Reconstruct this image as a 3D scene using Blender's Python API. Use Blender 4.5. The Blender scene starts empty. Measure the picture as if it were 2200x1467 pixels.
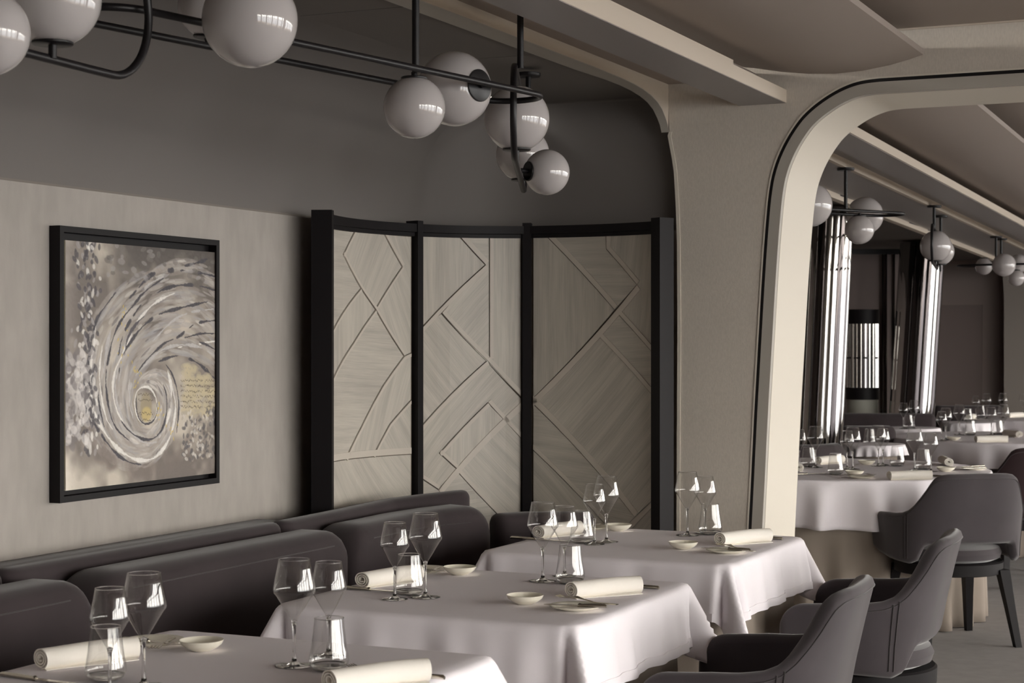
import bpy, bmesh, math, random
import numpy as np
from mathutils import Vector, Matrix
random.seed(7)
S = bpy.context.scene
COL = S.collection
PI = math.pi
YAW = math.radians(24.55)
CY, SY = math.cos(YAW), math.sin(YAW)
FPX, HOR, EYE = 3780.0, 737.0, 1.40

# ------------------------------------------------------------------ camera, sky, exposure
cam_d = bpy.data.cameras.new('camera')
cam = bpy.data.objects.new('camera', cam_d)
COL.objects.link(cam)
cam.location = (0, 0, EYE)
cam.rotation_euler = (PI/2, 0, YAW)
cam_d.sensor_width = 36
cam_d.lens = FPX/2200*36
cam_d.shift_y = (HOR-733.5)/2200
cam_d.dof.use_dof = True
cam_d.dof.focus_distance = 5.2
cam_d.dof.aperture_fstop = 10
cam_d.clip_end = 300
S.camera = cam

W = bpy.data.worlds.new('sky'); S.world = W; W.use_nodes = True
nt = W.node_tree
for n in list(nt.nodes): nt.nodes.remove(n)
tc = nt.nodes.new('ShaderNodeTexCoord'); sx = nt.nodes.new('ShaderNodeSeparateXYZ')
mr = nt.nodes.new('ShaderNodeMapRange'); mr.inputs[1].default_value = -.3; mr.inputs[2].default_value = 1
cr = nt.nodes.new('ShaderNodeValToRGB')
bg = nt.nodes.new('ShaderNodeBackground'); wo = nt.nodes.new('ShaderNodeOutputWorld')
e = cr.color_ramp.elements
e[0].position = 0; e[0].color = (.30, .30, .31, 1)
e[1].position = 1; e[1].color = (.55, .57, .60, 1)
for p, c in ((.225, (.50, .50, .50, 1)), (.24, (1, .955, .88, 1)), (.5, (.90, .875, .84, 1))):
    k = cr.color_ramp.elements.new(p); k.color = c
nt.links.new(tc.outputs['Generated'], sx.inputs[0]); nt.links.new(sx.outputs[2], mr.inputs[0])
nt.links.new(mr.outputs[0], cr.inputs[0]); nt.links.new(cr.outputs[0], bg.inputs[0]); nt.links.new(bg.outputs[0], wo.inputs[0])
bg.inputs[1].default_value = 15.2
S.view_settings.view_transform = 'Standard'
S.view_settings.look = 'None'
S.view_settings.gamma = 1
S.view_settings.use_curve_mapping = False
S.view_settings.exposure = 0.07
S.cycles.use_denoising = True
S.cycles.max_bounces = 10
S.cycles.diffuse_bounces = 5
S.cycles.transparent_max_bounces = 40
S.cycles.caustics_reflective = False
S.cycles.caustics_refractive = False
S.cycles.sample_clamp_indirect = 6
for wy in (1.5, 7.5, 13.5):      # portals in the window openings guide the daylight, they give off none of their own
    ld = bpy.data.lights.new('window_portal', 'AREA'); ld.shape = 'RECTANGLE'; ld.size = 6.2; ld.size_y = 2.3
    ld.cycles.is_portal = True
    lo = bpy.data.objects.new('window_portal', ld); COL.objects.link(lo)
    lo.location = (3.62, wy, 1.4); lo.rotation_euler = Vector((-1, 0, 0)).to_track_quat('-Z', 'Z').to_euler()

# ------------------------------------------------------------------ geometry from the camera's measured rays
def ray(px, py):
    r = (px-1100)/FPX
    return (-SY+r*CY, CY+r*SY, (HOR-py)/FPX)      # per unit of depth
def onX(px, py, X):
    d = ray(px, py); k = X/d[0]; return Vector((X, d[1]*k, EYE+d[2]*k))
def onY(px, py, Y):
    d = ray(px, py); k = Y/d[1]; return Vector((d[0]*k, Y, EYE+d[2]*k))
def onZ(px, py, z):
    d = ray(px, py); k = (z-EYE)/d[2]; return Vector((d[0]*k, d[1]*k, z))
def atD(px, py, D):
    d = ray(px, py); return Vector((d[0]*D, d[1]*D, EYE+d[2]*D))

# ------------------------------------------------------------------ materials
def lin(c):
    return tuple(((v/255)/12.92 if v/255 <= .04045 else ((v/255+.055)/1.055)**2.4) for v in c)+(1,)
def mat(name, rgb, rough=.6, metal=0, spec=.5, sheen=0, noise=None, bump=None, coat=0, rgb2=None):
    m = bpy.data.materials.new(name); m.use_nodes = True
    nt = m.node_tree; b = nt.nodes['Principled BSDF']
    b.inputs['Base Color'].default_value = lin(rgb)
    b.inputs['Roughness'].default_value = rough
    b.inputs['Metallic'].default_value = metal
    b.inputs['Specular IOR Level'].default_value = spec
    b.inputs['Sheen Weight'].default_value = sheen
    b.inputs['Sheen Roughness'].default_value = .45
    b.inputs['Coat Weight'].default_value = coat
    t = nt.nodes.new('ShaderNodeTexCoord')
    def nz(scale, vec, detail=6):
        mp = nt.nodes.new('ShaderNodeMapping'); mp.inputs['Scale'].default_value = vec
        nt.links.new(t.outputs['Object'], mp.inputs[0])
        n = nt.nodes.new('ShaderNodeTexNoise'); n.inputs['Scale'].default_value = scale; n.inputs['Detail'].default_value = detail
        nt.links.new(mp.outputs[0], n.inputs[0]); return n
    if noise:
        scale, amt, vec = noise
        n = nz(scale, vec)
        r = nt.nodes.new('ShaderNodeValToRGB')
        c2 = rgb2 or tuple(max(0, v*(1-amt)) for v in rgb)
        c1 = tuple(min(255, v*(1+amt*.6)) for v in rgb)
        r.color_ramp.elements[0].position = .32; r.color_ramp.elements[0].color = lin(c2)
        r.color_ramp.elements[1].position = .68; r.color_ramp.elements[1].color = lin(c1)
        nt.links.new(n.outputs[0], r.inputs[0]); nt.links.new(r.outputs[0], b.inputs['Base Color'])
    if bump:
        scale, st, vec = bump
        n = nz(scale, vec, 3)
        bp = nt.nodes.new('ShaderNodeBump'); bp.inputs['Strength'].default_value = st; bp.inputs['Distance'].default_value = .002
        nt.links.new(n.outputs[0], bp.inputs['Height']); nt.links.new(bp.outputs[0], b.inputs['Normal'])
    return m
U = (1, 1, 1)
M = {}
M['suede'] = mat('suede_wallpaper', (160, 154, 148), .9, noise=(9, .035, (1, 2.6, .8)), bump=(260, .2, U))
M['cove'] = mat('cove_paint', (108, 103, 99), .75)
M['linen'] = mat('linen_wallpaper', (198, 190, 179), .85, noise=(120, .03, (1.6, 1.6, .5)), bump=(420, .35, (1, 1, .25)))
M['cream'] = mat('cream_lacquer', (208, 201, 188), .5)
M['greytrim'] = mat('warm_grey_trim', (168, 163, 154), .5)
M['ceil'] = mat('ceiling_paint', (160, 149, 140), .7)
M['ceil_light'] = mat('beam_paint', (196, 184, 168), .6)
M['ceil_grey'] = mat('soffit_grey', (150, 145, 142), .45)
M['black'] = mat('black_metal', (19, 17, 19), .4, spec=.35)
M['blackwood'] = mat('black_stained_wood', (19, 16, 18), .55, spec=.2)
M['opal'] = mat('opal_glass', (176, 171, 170), .02, coat=.5)
M['carpet'] = mat('carpet', (150, 146, 144), .95, noise=(14, .035, U), bump=(500, .6, U))
M['bench'] = mat('charcoal_velvet', (56, 49, 51), .85, sheen=.2, noise=(7, .07, U), spec=.2)
M['chair'] = mat('grey_velvet', (71, 66, 69), .85, sheen=.35, noise=(6, .05, U), spec=.2)
M['chair_dark'] = mat('aubergine_velvet', (44, 31, 33), .85, sheen=.15, spec=.2)
M['piping'] = mat('velvet_piping', (46, 41, 42), .8, sheen=.3)
M['cloth'] = mat('white_table_linen', (243, 238, 243), .85, bump=(700, .12, U))
M['napkin'] = mat('napkin_linen', (246, 241, 232), .9, bump=(900, .2, U))
M['skirt'] = mat('beige_skirt', (140, 129, 119), .9, bump=(500, .2, U))
M['porcelain'] = mat('cream_porcelain', (240, 236, 220), .22)
M['steel'] = mat('silver', (190, 184, 172), .18, metal=1)
M['mirror'] = mat('polished_steel', (165, 163, 160), .03, metal=1)
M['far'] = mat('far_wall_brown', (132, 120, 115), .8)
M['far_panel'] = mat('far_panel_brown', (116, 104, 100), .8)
M['pale'] = mat('pale_sage', (170, 170, 160), .8)
M['seam'] = mat('seam_dark', (120, 113, 106), .9)
M['groove'] = mat('groove_brown', (96, 86, 74), .8)
M['sill'] = mat('window_frame_paint', (120, 112, 104), .5)
M['dark_refl'] = mat('dark_reflection_metal', (70, 66, 66), .05, metal=1)

def glass_thin():
    m = bpy.data.materials.new('thin_glass'); m.use_nodes = True
    nt = m.node_tree; nt.nodes.remove(nt.nodes['Principled BSDF']); out = nt.nodes['Material Output']
    tr = nt.nodes.new('ShaderNodeBsdfTransparent'); tr.inputs[0].default_value = (.965, .965, .96, 1)
    gl = nt.nodes.new('ShaderNodeBsdfGlossy'); gl.inputs['Roughness'].default_value = .0
    lw = nt.nodes.new('ShaderNodeLayerWeight'); lw.inputs[0].default_value = .5
    pw = nt.nodes.new('ShaderNodeMath'); pw.operation = 'POWER'; pw.inputs[1].default_value = 2.7
    fr = nt.nodes.new('ShaderNodeMapRange'); fr.inputs[3].default_value = .10; fr.inputs[4].default_value = .85
    nt.links.new(lw.outputs['Facing'], pw.inputs[0]); nt.links.new(pw.outputs[0], fr.inputs[0])
    mx = nt.nodes.new('ShaderNodeMixShader')
    nt.links.new(fr.outputs[0], mx.inputs[0]); nt.links.new(tr.outputs[0], mx.inputs[1]); nt.links.new(gl.outputs[0], mx.inputs[2])
    nt.links.new(mx.outputs[0], out.inputs[0]); return m
M['glass'] = glass_thin()
g = mat('solid_glass', (250, 250, 250), 0); g.node_tree.nodes['Principled BSDF'].inputs['Transmission Weight'].default_value = 1
g.node_tree.nodes['Principled BSDF'].inputs['IOR'].default_value = 1.5
M['glass_solid'] = g
def veneer():
    m = bpy.data.materials.new('bleached_oak_veneer'); m.use_nodes = True
    nt = m.node_tree; b = nt.nodes['Principled BSDF']
    uv = nt.nodes.new('ShaderNodeUVMap'); oi = nt.nodes.new('ShaderNodeObjectInfo')
    ad = nt.nodes.new('ShaderNodeVectorMath'); ad.operation = 'ADD'
    sc = nt.nodes.new('ShaderNodeMath'); sc.operation = 'MULTIPLY'; sc.inputs[1].default_value = 37.0
    nt.links.new(oi.outputs['Random'], sc.inputs[0]); nt.links.new(uv.outputs[0], ad.inputs[0]); nt.links.new(sc.outputs[0], ad.inputs[1])
    def layer(scale, vec):
        mp = nt.nodes.new('ShaderNodeMapping'); mp.inputs['Scale'].default_value = vec
        nt.links.new(ad.outputs[0], mp.inputs[0])
        n = nt.nodes.new('ShaderNodeTexNoise'); n.inputs['Scale'].default_value = scale; n.inputs['Detail'].default_value = 5; n.inputs['Distortion'].default_value = .3
        nt.links.new(mp.outputs[0], n.inputs[0]); return n
    n1 = layer(7, (.35, 5, 1)); n2 = layer(60, (.12, 6, 1))
    mx = nt.nodes.new('ShaderNodeMix'); mx.data_type = 'FLOAT'; mx.inputs[0].default_value = .45
    nt.links.new(n1.outputs[0], mx.inputs[2]); nt.links.new(n2.outputs[0], mx.inputs[3])
    r = nt.nodes.new('ShaderNodeValToRGB')
    r.color_ramp.elements[0].position = .33; r.color_ramp.elements[0].color = lin((160, 154, 145))
    r.color_ramp.elements[1].position = .62; r.color_ramp.elements[1].color = lin((187, 181, 170))
    nt.links.new(mx.outputs[0], r.inputs[0]); nt.links.new(r.outputs[0], b.inputs['Base Color'])
    b.inputs['Roughness'].default_value = .5
    return m
M['veneer'] = veneer()
M['inlay'] = mat('inlay_wood', (188, 180, 169), .5)

# ------------------------------------------------------------------ mesh helpers
class MB:
    def __init__(s): s.v = []; s.f = []
    def add(s, vs, fs):
        o = len(s.v); s.v += [tuple(p) for p in vs]; s.f += [tuple(i+o for i in f) for f in fs]; return s
    def box(s, a, b, bev=0):
        (x0, y0, z0), (x1, y1, z1) = a, b
        if bev <= 0:
            vs = [(x, y, z) for z in (z0, z1) for y in (y0, y1) for x in (x0, x1)]
            return s.add(vs, [(0, 2, 3, 1), (4, 5, 7, 6), (0, 1, 5, 4), (2, 6, 7, 3), (0, 4, 6, 2), (1, 3, 7, 5)])
        bm = bmesh.new(); bmesh.ops.create_cube(bm, size=1)
        for v in bm.verts: v.co = Vector(((x0+x1)/2+v.co.x*(x1-x0), (y0+y1)/2+v.co.y*(y1-y0), (z0+z1)/2+v.co.z*(z1-z0)))
        bmesh.ops.bevel(bm, geom=bm.edges[:], offset=bev, segments=2, affect='EDGES', profile=.5)
        s.add([v.co for v in bm.verts], [[v.index for v in f.verts] for f in bm.faces]); bm.free(); return s
    def lathe(s, prof, n=32, c=(0, 0, 0), M4=None):
        vs = []
        for r, z in prof:
            for i in range(n):
                a = 2*PI*i/n; p = Vector((r*math.cos(a), r*math.sin(a), z))
                if M4: p = M4 @ p
                vs.append(p+Vector(c))
        fs = [(j*n+i, j*n+(i+1) % n, (j+1)*n+(i+1) % n, (j+1)*n+i) for j in range(len(prof)-1) for i in range(n)]
        if prof[0][0] > 1e-5: fs.append(tuple(range(n))[::-1])
        if prof[-1][0] > 1e-5: fs.append(tuple((len(prof)-1)*n+i for i in range(n)))
        return s.add(vs, fs)
    def tube(s, path, r, n=12, closed=False):
        P = [Vector(p) for p in path]; m = len(P); vs = []
        up = None
        for i in range(m):
            if closed: t = (P[(i+1) % m]-P[i-1]).normalized()
            else: t = (P[min(i+1, m-1)]-P[max(i-1, 0)]).normalized()
            if up is None: up = t.orthogonal().normalized()
            up = (up-t*up.dot(t)).normalized(); w = t.cross(up)
            for k in range(n):
                a = 2*PI*k/n; vs.append(P[i]+up*(r*math.cos(a))+w*(r*math.sin(a)))
        fs = [(i*n+k, i*n+(k+1) % n, ((i+1) % m)*n+(k+1) % n, ((i+1) % m)*n+k) for i in range(m if closed else m-1) for k in range(n)]
        if not closed: fs += [tuple(range(n))[::-1], tuple((m-1)*n+k for k in range(n))]
        return s.add(vs, fs)
    def loft(s, rings, closed_ring=True, caps=True, closed_path=False):
        n = len(rings[0]); m = len(rings); vs = [p for r in rings for p in r]
        fs = [(i*n+k, i*n+(k+1) % n, ((i+1) % m)*n+(k+1) % n, ((i+1) % m)*n+k)
              for i in range(m if closed_path else m-1) for k in range(n if closed_ring else n-1)]
        if caps and closed_ring: fs += [tuple(range(n))[::-1], tuple((m-1)*n+k for k in range(n))]
        return s.add(vs, fs)
    def prism(s, poly, axis, a, b):
        """polygon in the two other axes, extruded along axis from a to b"""
        def P(p, t):
            return {'x': (t, p[0], p[1]), 'y': (p[0], t, p[1]), 'z': (p[0], p[1], t)}[axis]
        n = len(poly)
        return s.add([P(p, a) for p in poly]+[P(p, b) for p in poly],
                     [tuple(range(n))[::-1], tuple(range(n, 2*n))]+[(i, (i+1) % n, n+(i+1) % n, n+i) for i in range(n)])
def fin(bm_mesh, smooth, ang):
    bm = bmesh.new(); bm.from_mesh(bm_mesh)
    bmesh.ops.remove_doubles(bm, verts=bm.verts, dist=1e-6)
    big = [f for f in bm.faces if len(f.verts) > 24]
    if big: bmesh.ops.triangulate(bm, faces=big)
    bmesh.ops.recalc_face_normals(bm, faces=bm.faces)
    if smooth:
        for f in bm.faces: f.smooth = True
        for ed in bm.edges:
            if len(ed.link_faces) == 2 and ed.calc_face_angle(0) > ang: ed.smooth = False
    bm.to_mesh(bm_mesh); bm.free()
def obj(name, mb, m, parent=None, smooth=True, ang=.7, world=True):
    me = bpy.data.meshes.new(name); me.from_pydata(mb.v, [], mb.f); fin(me, smooth, ang)
    me.materials.append(M[m] if isinstance(m, str) else m)
    o = bpy.data.objects.new(name, me); COL.objects.link(o)
    if parent is not None:
        o.parent = parent
        if world:
            L = parent.matrix_world.copy() if parent.parent is None else parent.matrix_world
            o.matrix_parent_inverse = Matrix.LocRotScale(root_of(parent).location, root_of(parent).rotation_euler, None).inverted() if parent.parent is None else Matrix()
    return o
def root_of(o):
    while o.parent: o = o.parent
    return o
def tag(o, label=None, cat=None, group=None, kind=None):
    if label: o['label'] = label
    if cat: o['category'] = cat
    if group: o['group'] = group
    if kind: o['kind'] = kind
    return o
def thing(name, label, cat, loc=(0, 0, 0), rz=0, group=None):
    o = bpy.data.objects.new(name, None); COL.objects.link(o); o.empty_display_size = .1
    o.location = loc; o.rotation_euler = (0, 0, rz)
    return tag(o, label, cat, group)
def struct(name, mb, m, smooth=True, ang=.6, parent=None):
    o = obj(name, mb, m, parent, smooth, ang)
    if parent is None: o['kind'] = 'structure'
    return o
def dup(o, loc, rz=0, label=None, group=None):
    r = o.copy(); COL.objects.link(r); r.location = loc; r.rotation_euler = (0, 0, rz)
    if label: r['label'] = label
    if group: r['group'] = group
    for ch in list(o.children):
        c = ch.copy(); COL.objects.link(c); c.parent = r
        for g2 in list(ch.children):
            d = g2.copy(); COL.objects.link(d); d.parent = c
    return r

# ================================================================== SETTING
XW = -3.16       # suede wall
YB = 6.42        # niche back
YD = 6.35        # divider wall front
YD2 = 6.79
YF = 17.78        # far end
struct('floor', MB().box((-6, -3, -.05), (3.7, 20, 0)), 'carpet')
# wall path: left side, rounded corner, back of the niche
wp = [(XW, -3.0), (XW, 5.6)]
cc = (XW+.4, YB-.4)
wp += [(cc[0]-.4*math.cos(a), cc[1]+.4*math.sin(a)) for a in np.linspace(0, PI/2, 12)]
wp += [(-2.45, YB), (-2.15, YB)]
def strip(path, z0, z1, thick, sgn=1):
    m = MB(); n = len(path)
    nr = []
    for i in range(n):
        a = Vector(path[max(i-1, 0)]); b = Vector(path[min(i+1, n-1)]); t = (b-a).normalized(); nr.append(Vector((-t.y, t.x))*thick*sgn)
    rings = []
    for i in range(n):
        p = Vector(path[i]); q = p+nr[i]
        rings.append([(p.x, p.y, z0), (q.x, q.y, z0), (q.x, q.y, z1), (p.x, p.y, z1)])
    return m.loft(rings)
struct('wall_left', strip(wp, 0, 1.834, .1), 'suede')
# cove above the wallpaper
rings = []
ZC = 2.352
for i, (x, y) in enumerate(wp):
    p0 = Vector(wp[max(i-1, 0)]); p1 = Vector(wp[min(i+1, len(wp)-1)]); t = (p1-p0).normalized(); inn = Vector((t.y, -t.x))
    k = 1.0 if i < 2 else max(.0, 1-(i-1)/9.0)
    R = .46*k+.012
    ring = [(x-.004*inn.x, y-.004*inn.y, 1.836)]
    for a in np.linspace(0, PI/2, 12):
        d = R*(1-math.cos(a)); z = ZC-.46+.46*math.sin(a) if R > .4 else ZC-R+R*math.sin(a)
        ring.append((x+inn.x*d, y+inn.y*d, z))
    rings.append(ring)
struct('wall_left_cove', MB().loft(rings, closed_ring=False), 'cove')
struct('trim_1', strip([(x+.002, y) for x, y in wp], 1.832, 1.838, .02), 'seam')
cl = struct('ceiling', MB().box((XW-.1, -3, 2.62), (3.7, YF+.2, 2.72)), 'ceil')
for k, (y0, y1) in enumerate(((-3, .53), (.536, 1.49), (1.496, 2.455), (2.461, 3.425), (3.431, 4.40), (4.406, 5.31), (5.316, YB))):
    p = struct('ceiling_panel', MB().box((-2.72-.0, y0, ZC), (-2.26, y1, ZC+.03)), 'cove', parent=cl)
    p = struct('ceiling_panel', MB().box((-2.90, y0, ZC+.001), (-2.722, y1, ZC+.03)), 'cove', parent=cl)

# fascia over the niche opening with its rounded corner, and its light trim
XF = -2.245
low = [(-3, 2.345), (2, 2.345), (5.6, 2.345), (5.85, 2.343), (5.97, 2.339), (6.065, 2.332), (6.15, 2.321), (6.22, 2.305), (6.27, 2.285), (6.31, 2.256), (6.335, 2.232), (6.35, 2.205)]
def fd(y): return interp1(y, [4, 5.6, 6.0, 6.2, 6.35], [.09, .075, .05, .036, .026])
def interp1(x, a, b): return float(np.interp(x, a, b))
struct('trim_2', MB().loft([[(XF, y, z), (XF, y, 2.42), (XF-fd(y), y, 2.42), (XF-fd(y), y, z)] for y, z in low]), 'ceil_light')
dl = [(1435, 292), (1444, 340), (1448, 367), (1452, 432), (1455, 520), (1456, 700), (1455, 900), (1454, 1140)]
de = [onY(px, py, YD) for px, py in dl]
edge2 = [(p.x, YD-.004, p.z) for p in de]+[(de[-1].x+.002, YD-.004, 0)]
def ribbon(P, ups, w, th):
    return MB().loft([[p, p+u*w, p+u*w+d, p+d] for p, u, d in zip(P, ups, [Vector(th)]*len(P))])
E1 = [Vector((XF+.003, y, z)) for y, z in low]; U1 = []
for i, p in enumerate(E1):
    t = (E1[min(i+1, len(E1)-1)]-E1[max(i-1, 0)]).normalized(); U1.append(Vector((0, -t.z, t.y)))
U1[0] = U1[1]
struct('trim_3', MB().loft([[p-u*.003, p-u*.0004, p-u*.0004+Vector((-fd(p.y)-.004, 0, 0)), p-u*.003+Vector((-fd(p.y)-.004, 0, 0))] for p, u in zip(E1, U1)]), 'greytrim')
E2 = [Vector((XF+.003, YD-.003, low[-1][1]+.0))]+[Vector(p) for p in edge2]
struct('trim_4', MB().loft([[p, p+Vector((.013, 0, 0)), p+Vector((.013, .03, 0)), p+Vector((0, .03, 0))] for p in E2]), 'cream')
# dividing wall with its wide arch
arch = [(1607, 1142), (1612, 1050), (1619, 900), (1627, 760), (1636, 600), (1643, 500), (1651, 410), (1662, 358), (1684, 306), (1714, 259), (1738, 234), (1766, 212),
        (1798, 192), (1830, 178), (1858, 171), (1889, 167.5)]
ap = [onY(px, py, YD) for px, py in arch]
AX = [(ap[0].x-.03, 0)]+[(p.x, p.z) for p in ap]
ztop = AX[-1][1]
def smooth_poly(P, it=2):
    for _ in range(it):
        Q = [P[0]]
        for a, b in zip(P[:-1], P[1:]):
            Q += [(.75*a[0]+.25*b[0], .75*a[1]+.25*b[1]), (.25*a[0]+.75*b[0], .25*a[1]+.75*b[1])]
        P = Q+[P[-1]]
    return P
AX = smooth_poly(AX)
half = AX+[(.0, ztop)]
XM = .55
full = half+[(2*XM-x, z) for x, z in half[::-1]]
def offset(poly, d):
    out = []
    for i in range(len(poly)):
        a = Vector(poly[max(i-1, 0)]); b = Vector(poly[min(i+1, len(poly)-1)]); t = (b-a).normalized()
        out.append((poly[i][0]+t.y*d, poly[i][1]-t.x*d))
    return out
left = [(de[-1].x+.006, 0)]+[(p.x+.006, p.z) for p in de[::-1]]+[(XF, 2.3), (XF, 2.62)]
wallpoly = left+[(3.5, 2.62), (3.5, 0)]+full[::-1]
def plate(poly, y0, y1):
    m = MB(); return m.prism(poly, 'y', y0, y1)
dv = struct('wall_back', plate(wallpoly, YD, YD2), 'linen', ang=.4)
def band(poly, d0, d1, y0, y1):
    A = offset(poly, d0); B = offset(poly, d1)
    return MB().loft([[(a[0], y0, a[1]), (b[0], y0, b[1]), (b[0], y1, b[1]), (a[0], y1, a[1])] for a, b in zip(A, B)])
struct('trim_5', band(full, -.004, .002, YD-.004, YD+.02), 'cream')
struct('trim_6', band(full, .002, .015, YD-.003, YD+.03), 'black')
struct('trim_7', band(full, .015, .056, YD-.008, YD+.02), 'greytrim')
struct('trim_8', band(full, .015, .057, YD+.022, YD2+.01), 'cream', ang=.5)
# ceiling of the near room: grey-brown strip, beam, dished panel, flat right part
def prof_plate(name, pts, th, y0, y1, m, z0=0, sl=0, parent=None):
    """open profile in x,z swept along y with thickness upward; sl = drop per metre"""
    rings = []
    for y in (y0, y1):
        dz = z0-sl*(y-y0)
        rings.append([(x, y, z+dz) for x, z in pts]+[(x, y, z+th+dz) for x, z in pts[::-1]])
    return struct(name, MB().loft(rings), m, ang=.5, parent=parent)
DISH = [(-2.0, 2.44), (-1.9, 2.425), (-1.8, 2.405), (-1.7, 2.392), (-1.6, 2.386), (-1.5, 2.39), (-1.4, 2.404), (-1.33, 2.42), (-1.28, 2.434)]
prof_plate('ceiling_strip', [(-2.25, 2.386), (-1.9, 2.386)], .02, -3, YD, 'ceil')
struct('trim_9', MB().box((-1.966, -3, 2.29), (-1.783, YD, 2.338)), 'ceil_light')
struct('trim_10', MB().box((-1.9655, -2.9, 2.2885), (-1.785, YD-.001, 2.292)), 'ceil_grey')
struct('trim_11', MB().box((-1.85, -3, 2.338), (-1.80, 5.75, 2.362)), 'ceil_light')
prof_plate('ceiling_dish', DISH, .022, -3, YD, 'ceil')
prof_plate('ceiling_flat', [(-1.6, 2.532), (3.5, 2.532)], .02, -3, YD, 'ceil')
struct('trim_12', MB().box((-1.5, YD-.008, 2.526), (3.5, YD, 2.533)), 'ceil_light')

# far room ceiling: the same profile carried on, falling 2 cm a metre with the deck
SL = .021
fy0, fy1 = YD2, YF
Z7 = -.0
prof_plate('ceiling_far_dish', [(x+.0, z-.03) for x, z in DISH[1:]], .022, fy0, fy1, 'ceil', sl=SL)
prof_plate('ceiling_far_flat', [(-1.6, 2.50), (3.5, 2.50)], .02, fy0, fy1, 'ceil', sl=SL)
prof_plate('trim_13', [(-1.966, 2.298), (-1.783, 2.298)], .04, fy0, fy1, 'ceil_light', sl=SL)
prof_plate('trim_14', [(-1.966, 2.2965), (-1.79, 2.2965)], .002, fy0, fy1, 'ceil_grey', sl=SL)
prof_plate('ceiling_far_gap', [(-2.12, 2.345), (-1.9, 2.345)], .02, fy0, fy1, 'ceil_grey', sl=SL)
prof_plate('trim_15', [(-2.13, 2.305), (-2.105, 2.305)], .06, fy0, fy1, 'ceil_light', sl=SL)
prof_plate('ceiling_far_soffit', [(-2.46, 2.307), (-2.13, 2.307)], .02, fy0, fy1, 'ceil_grey', sl=SL)
tr = prof_plate('trim_16', [(-2.50, 2.275), (-2.455, 2.275)], .24, fy0, fy1, 'ceil_light', sl=SL)
for k in range(8):
    y = 8.0+k*.62
    struct('vent_slot', MB().box((-2.4545, y, 2.300-SL*(y-fy0)), (-2.4535, y+.5, 2.309-SL*(y-fy0))), 'black', parent=tr)
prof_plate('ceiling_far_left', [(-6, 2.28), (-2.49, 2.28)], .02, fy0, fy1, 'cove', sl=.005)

# right side: windows down the whole length
for a, b, z0, z1 in ((-3, 20, 0, .32), (-3, 20, 2.49, 2.62)):
    struct('wall_right' if z0 == 0 else 'wall_right_header', MB().box((3.5, a, z0), (3.65, b, z1)), 'linen')
nwin = 0
yy = -1.6
while yy < 16.9:
    nwin += 1
    w = thing('window_%d' % nwin, None, None, (3.55, yy, .32)); w['kind'] = 'structure'
    fr = MB()
    fr.box((3.5, yy, .32), (3.65, yy+.13, 2.49)); fr.box((3.5, yy+1.37, .32), (3.65, yy+1.5, 2.49))
    obj('window_frame', fr, 'sill', w, smooth=False)
    mu = MB()
    for t in (.5, .98): mu.box((3.55, yy+t, .32), (3.6, yy+t+.06, 2.49))
    mu.box((3.55, yy+.09, 1.98), (3.6, yy+1.41, 2.02))
    obj('mullion', mu, 'sill', w, smooth=False)
    yy += 1.5
struct('wall_right_pier', MB().box((3.5, -3, .32), (3.65, -1.6, 2.49)), 'linen')
struct('wall_right_end', MB().box((3.5, yy, .32), (3.65, 20, 2.49)), 'linen')
struct('wall_rear', MB().box((-3.3, -3.15, 0), (3.65, -3, 2.7)), 'far')
struct('sky_blocker_roof', MB().box((3.65, -4, 2.62), (5.2, 21, 2.75)), 'ceil_grey')  # unseen overhang, added to hold back high skylight from the tabletops
struct('terrace_deck', MB().box((3.65, -4, -.1), (7.5, 21, -.02)), mat('teak_deck', (150, 135, 115), .8))
# far room walls
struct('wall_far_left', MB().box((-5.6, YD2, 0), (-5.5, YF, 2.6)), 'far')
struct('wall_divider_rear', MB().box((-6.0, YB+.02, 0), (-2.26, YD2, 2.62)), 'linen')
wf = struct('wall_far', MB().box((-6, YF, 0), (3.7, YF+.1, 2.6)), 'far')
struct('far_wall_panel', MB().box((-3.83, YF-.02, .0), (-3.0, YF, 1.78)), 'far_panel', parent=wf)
# lighter wall with rounded niche corner at the far right
eg = [(2157, 1000), (2157, 800), (2157, 640), (2154, 590), (2146, 560), (2130, 538), (2105, 522), (2060, 512)]
ep = [onY(px, py, 17.6) for px, py in eg]
poly = [(ep[0].x, 0)]+[(p.x, p.z) for p in ep]+[(ep[-1].x, 2.35), (3.5, 2.35), (3.5, 0)]
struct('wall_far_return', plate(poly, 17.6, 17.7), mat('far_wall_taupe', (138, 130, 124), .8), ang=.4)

# ================================================================== FOLDING SCREEN
PX = [(693, 5.93, 1.842), (891, 6.60, 1.852), (1133, 6.85, 1.860), (1423, 6.50, 1.856)]
PP = [Vector(atD(a, 700, d)[:2]) for a, d, z in PX]
PZ = [z for a, d, z in PX]
BUL = [.060, .050, .045]
def scr(k, u, dep=0.0):
    a, b = PP[k], PP[k+1]; t = b-a; n = Vector((t.y, -t.x)).normalized()
    if n.dot(-a) < 0: n = -n
    bow = BUL[k]*4*u*(1-u); p = a.lerp(b, u)-n*bow
    # local normal
    tt = (t-n*(BUL[k]*4*(1-2*u))).normalized(); nn = Vector((tt.y, -tt.x))
    if nn.dot(n) < 0: nn = -nn
    return p+nn*dep, nn, tt
def invs(k, px, py):
    r = (px-1100)/FPX; d = Vector((-SY+r*CY, CY+r*SY))
    lo, hi = -.1, 1.1
    for _ in range(40):
        mi = (lo+hi)/2; p = scr(k, mi)[0]
        rr = (p.x*CY+p.y*SY)/(-p.x*SY+p.y*CY)
        if rr < r: lo = mi
        else: hi = mi
    u = (lo+hi)/2; p = scr(k, u)[0]; D = -p.x*SY+p.y*CY
    return u, EYE+(HOR-py)/FPX*D
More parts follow.
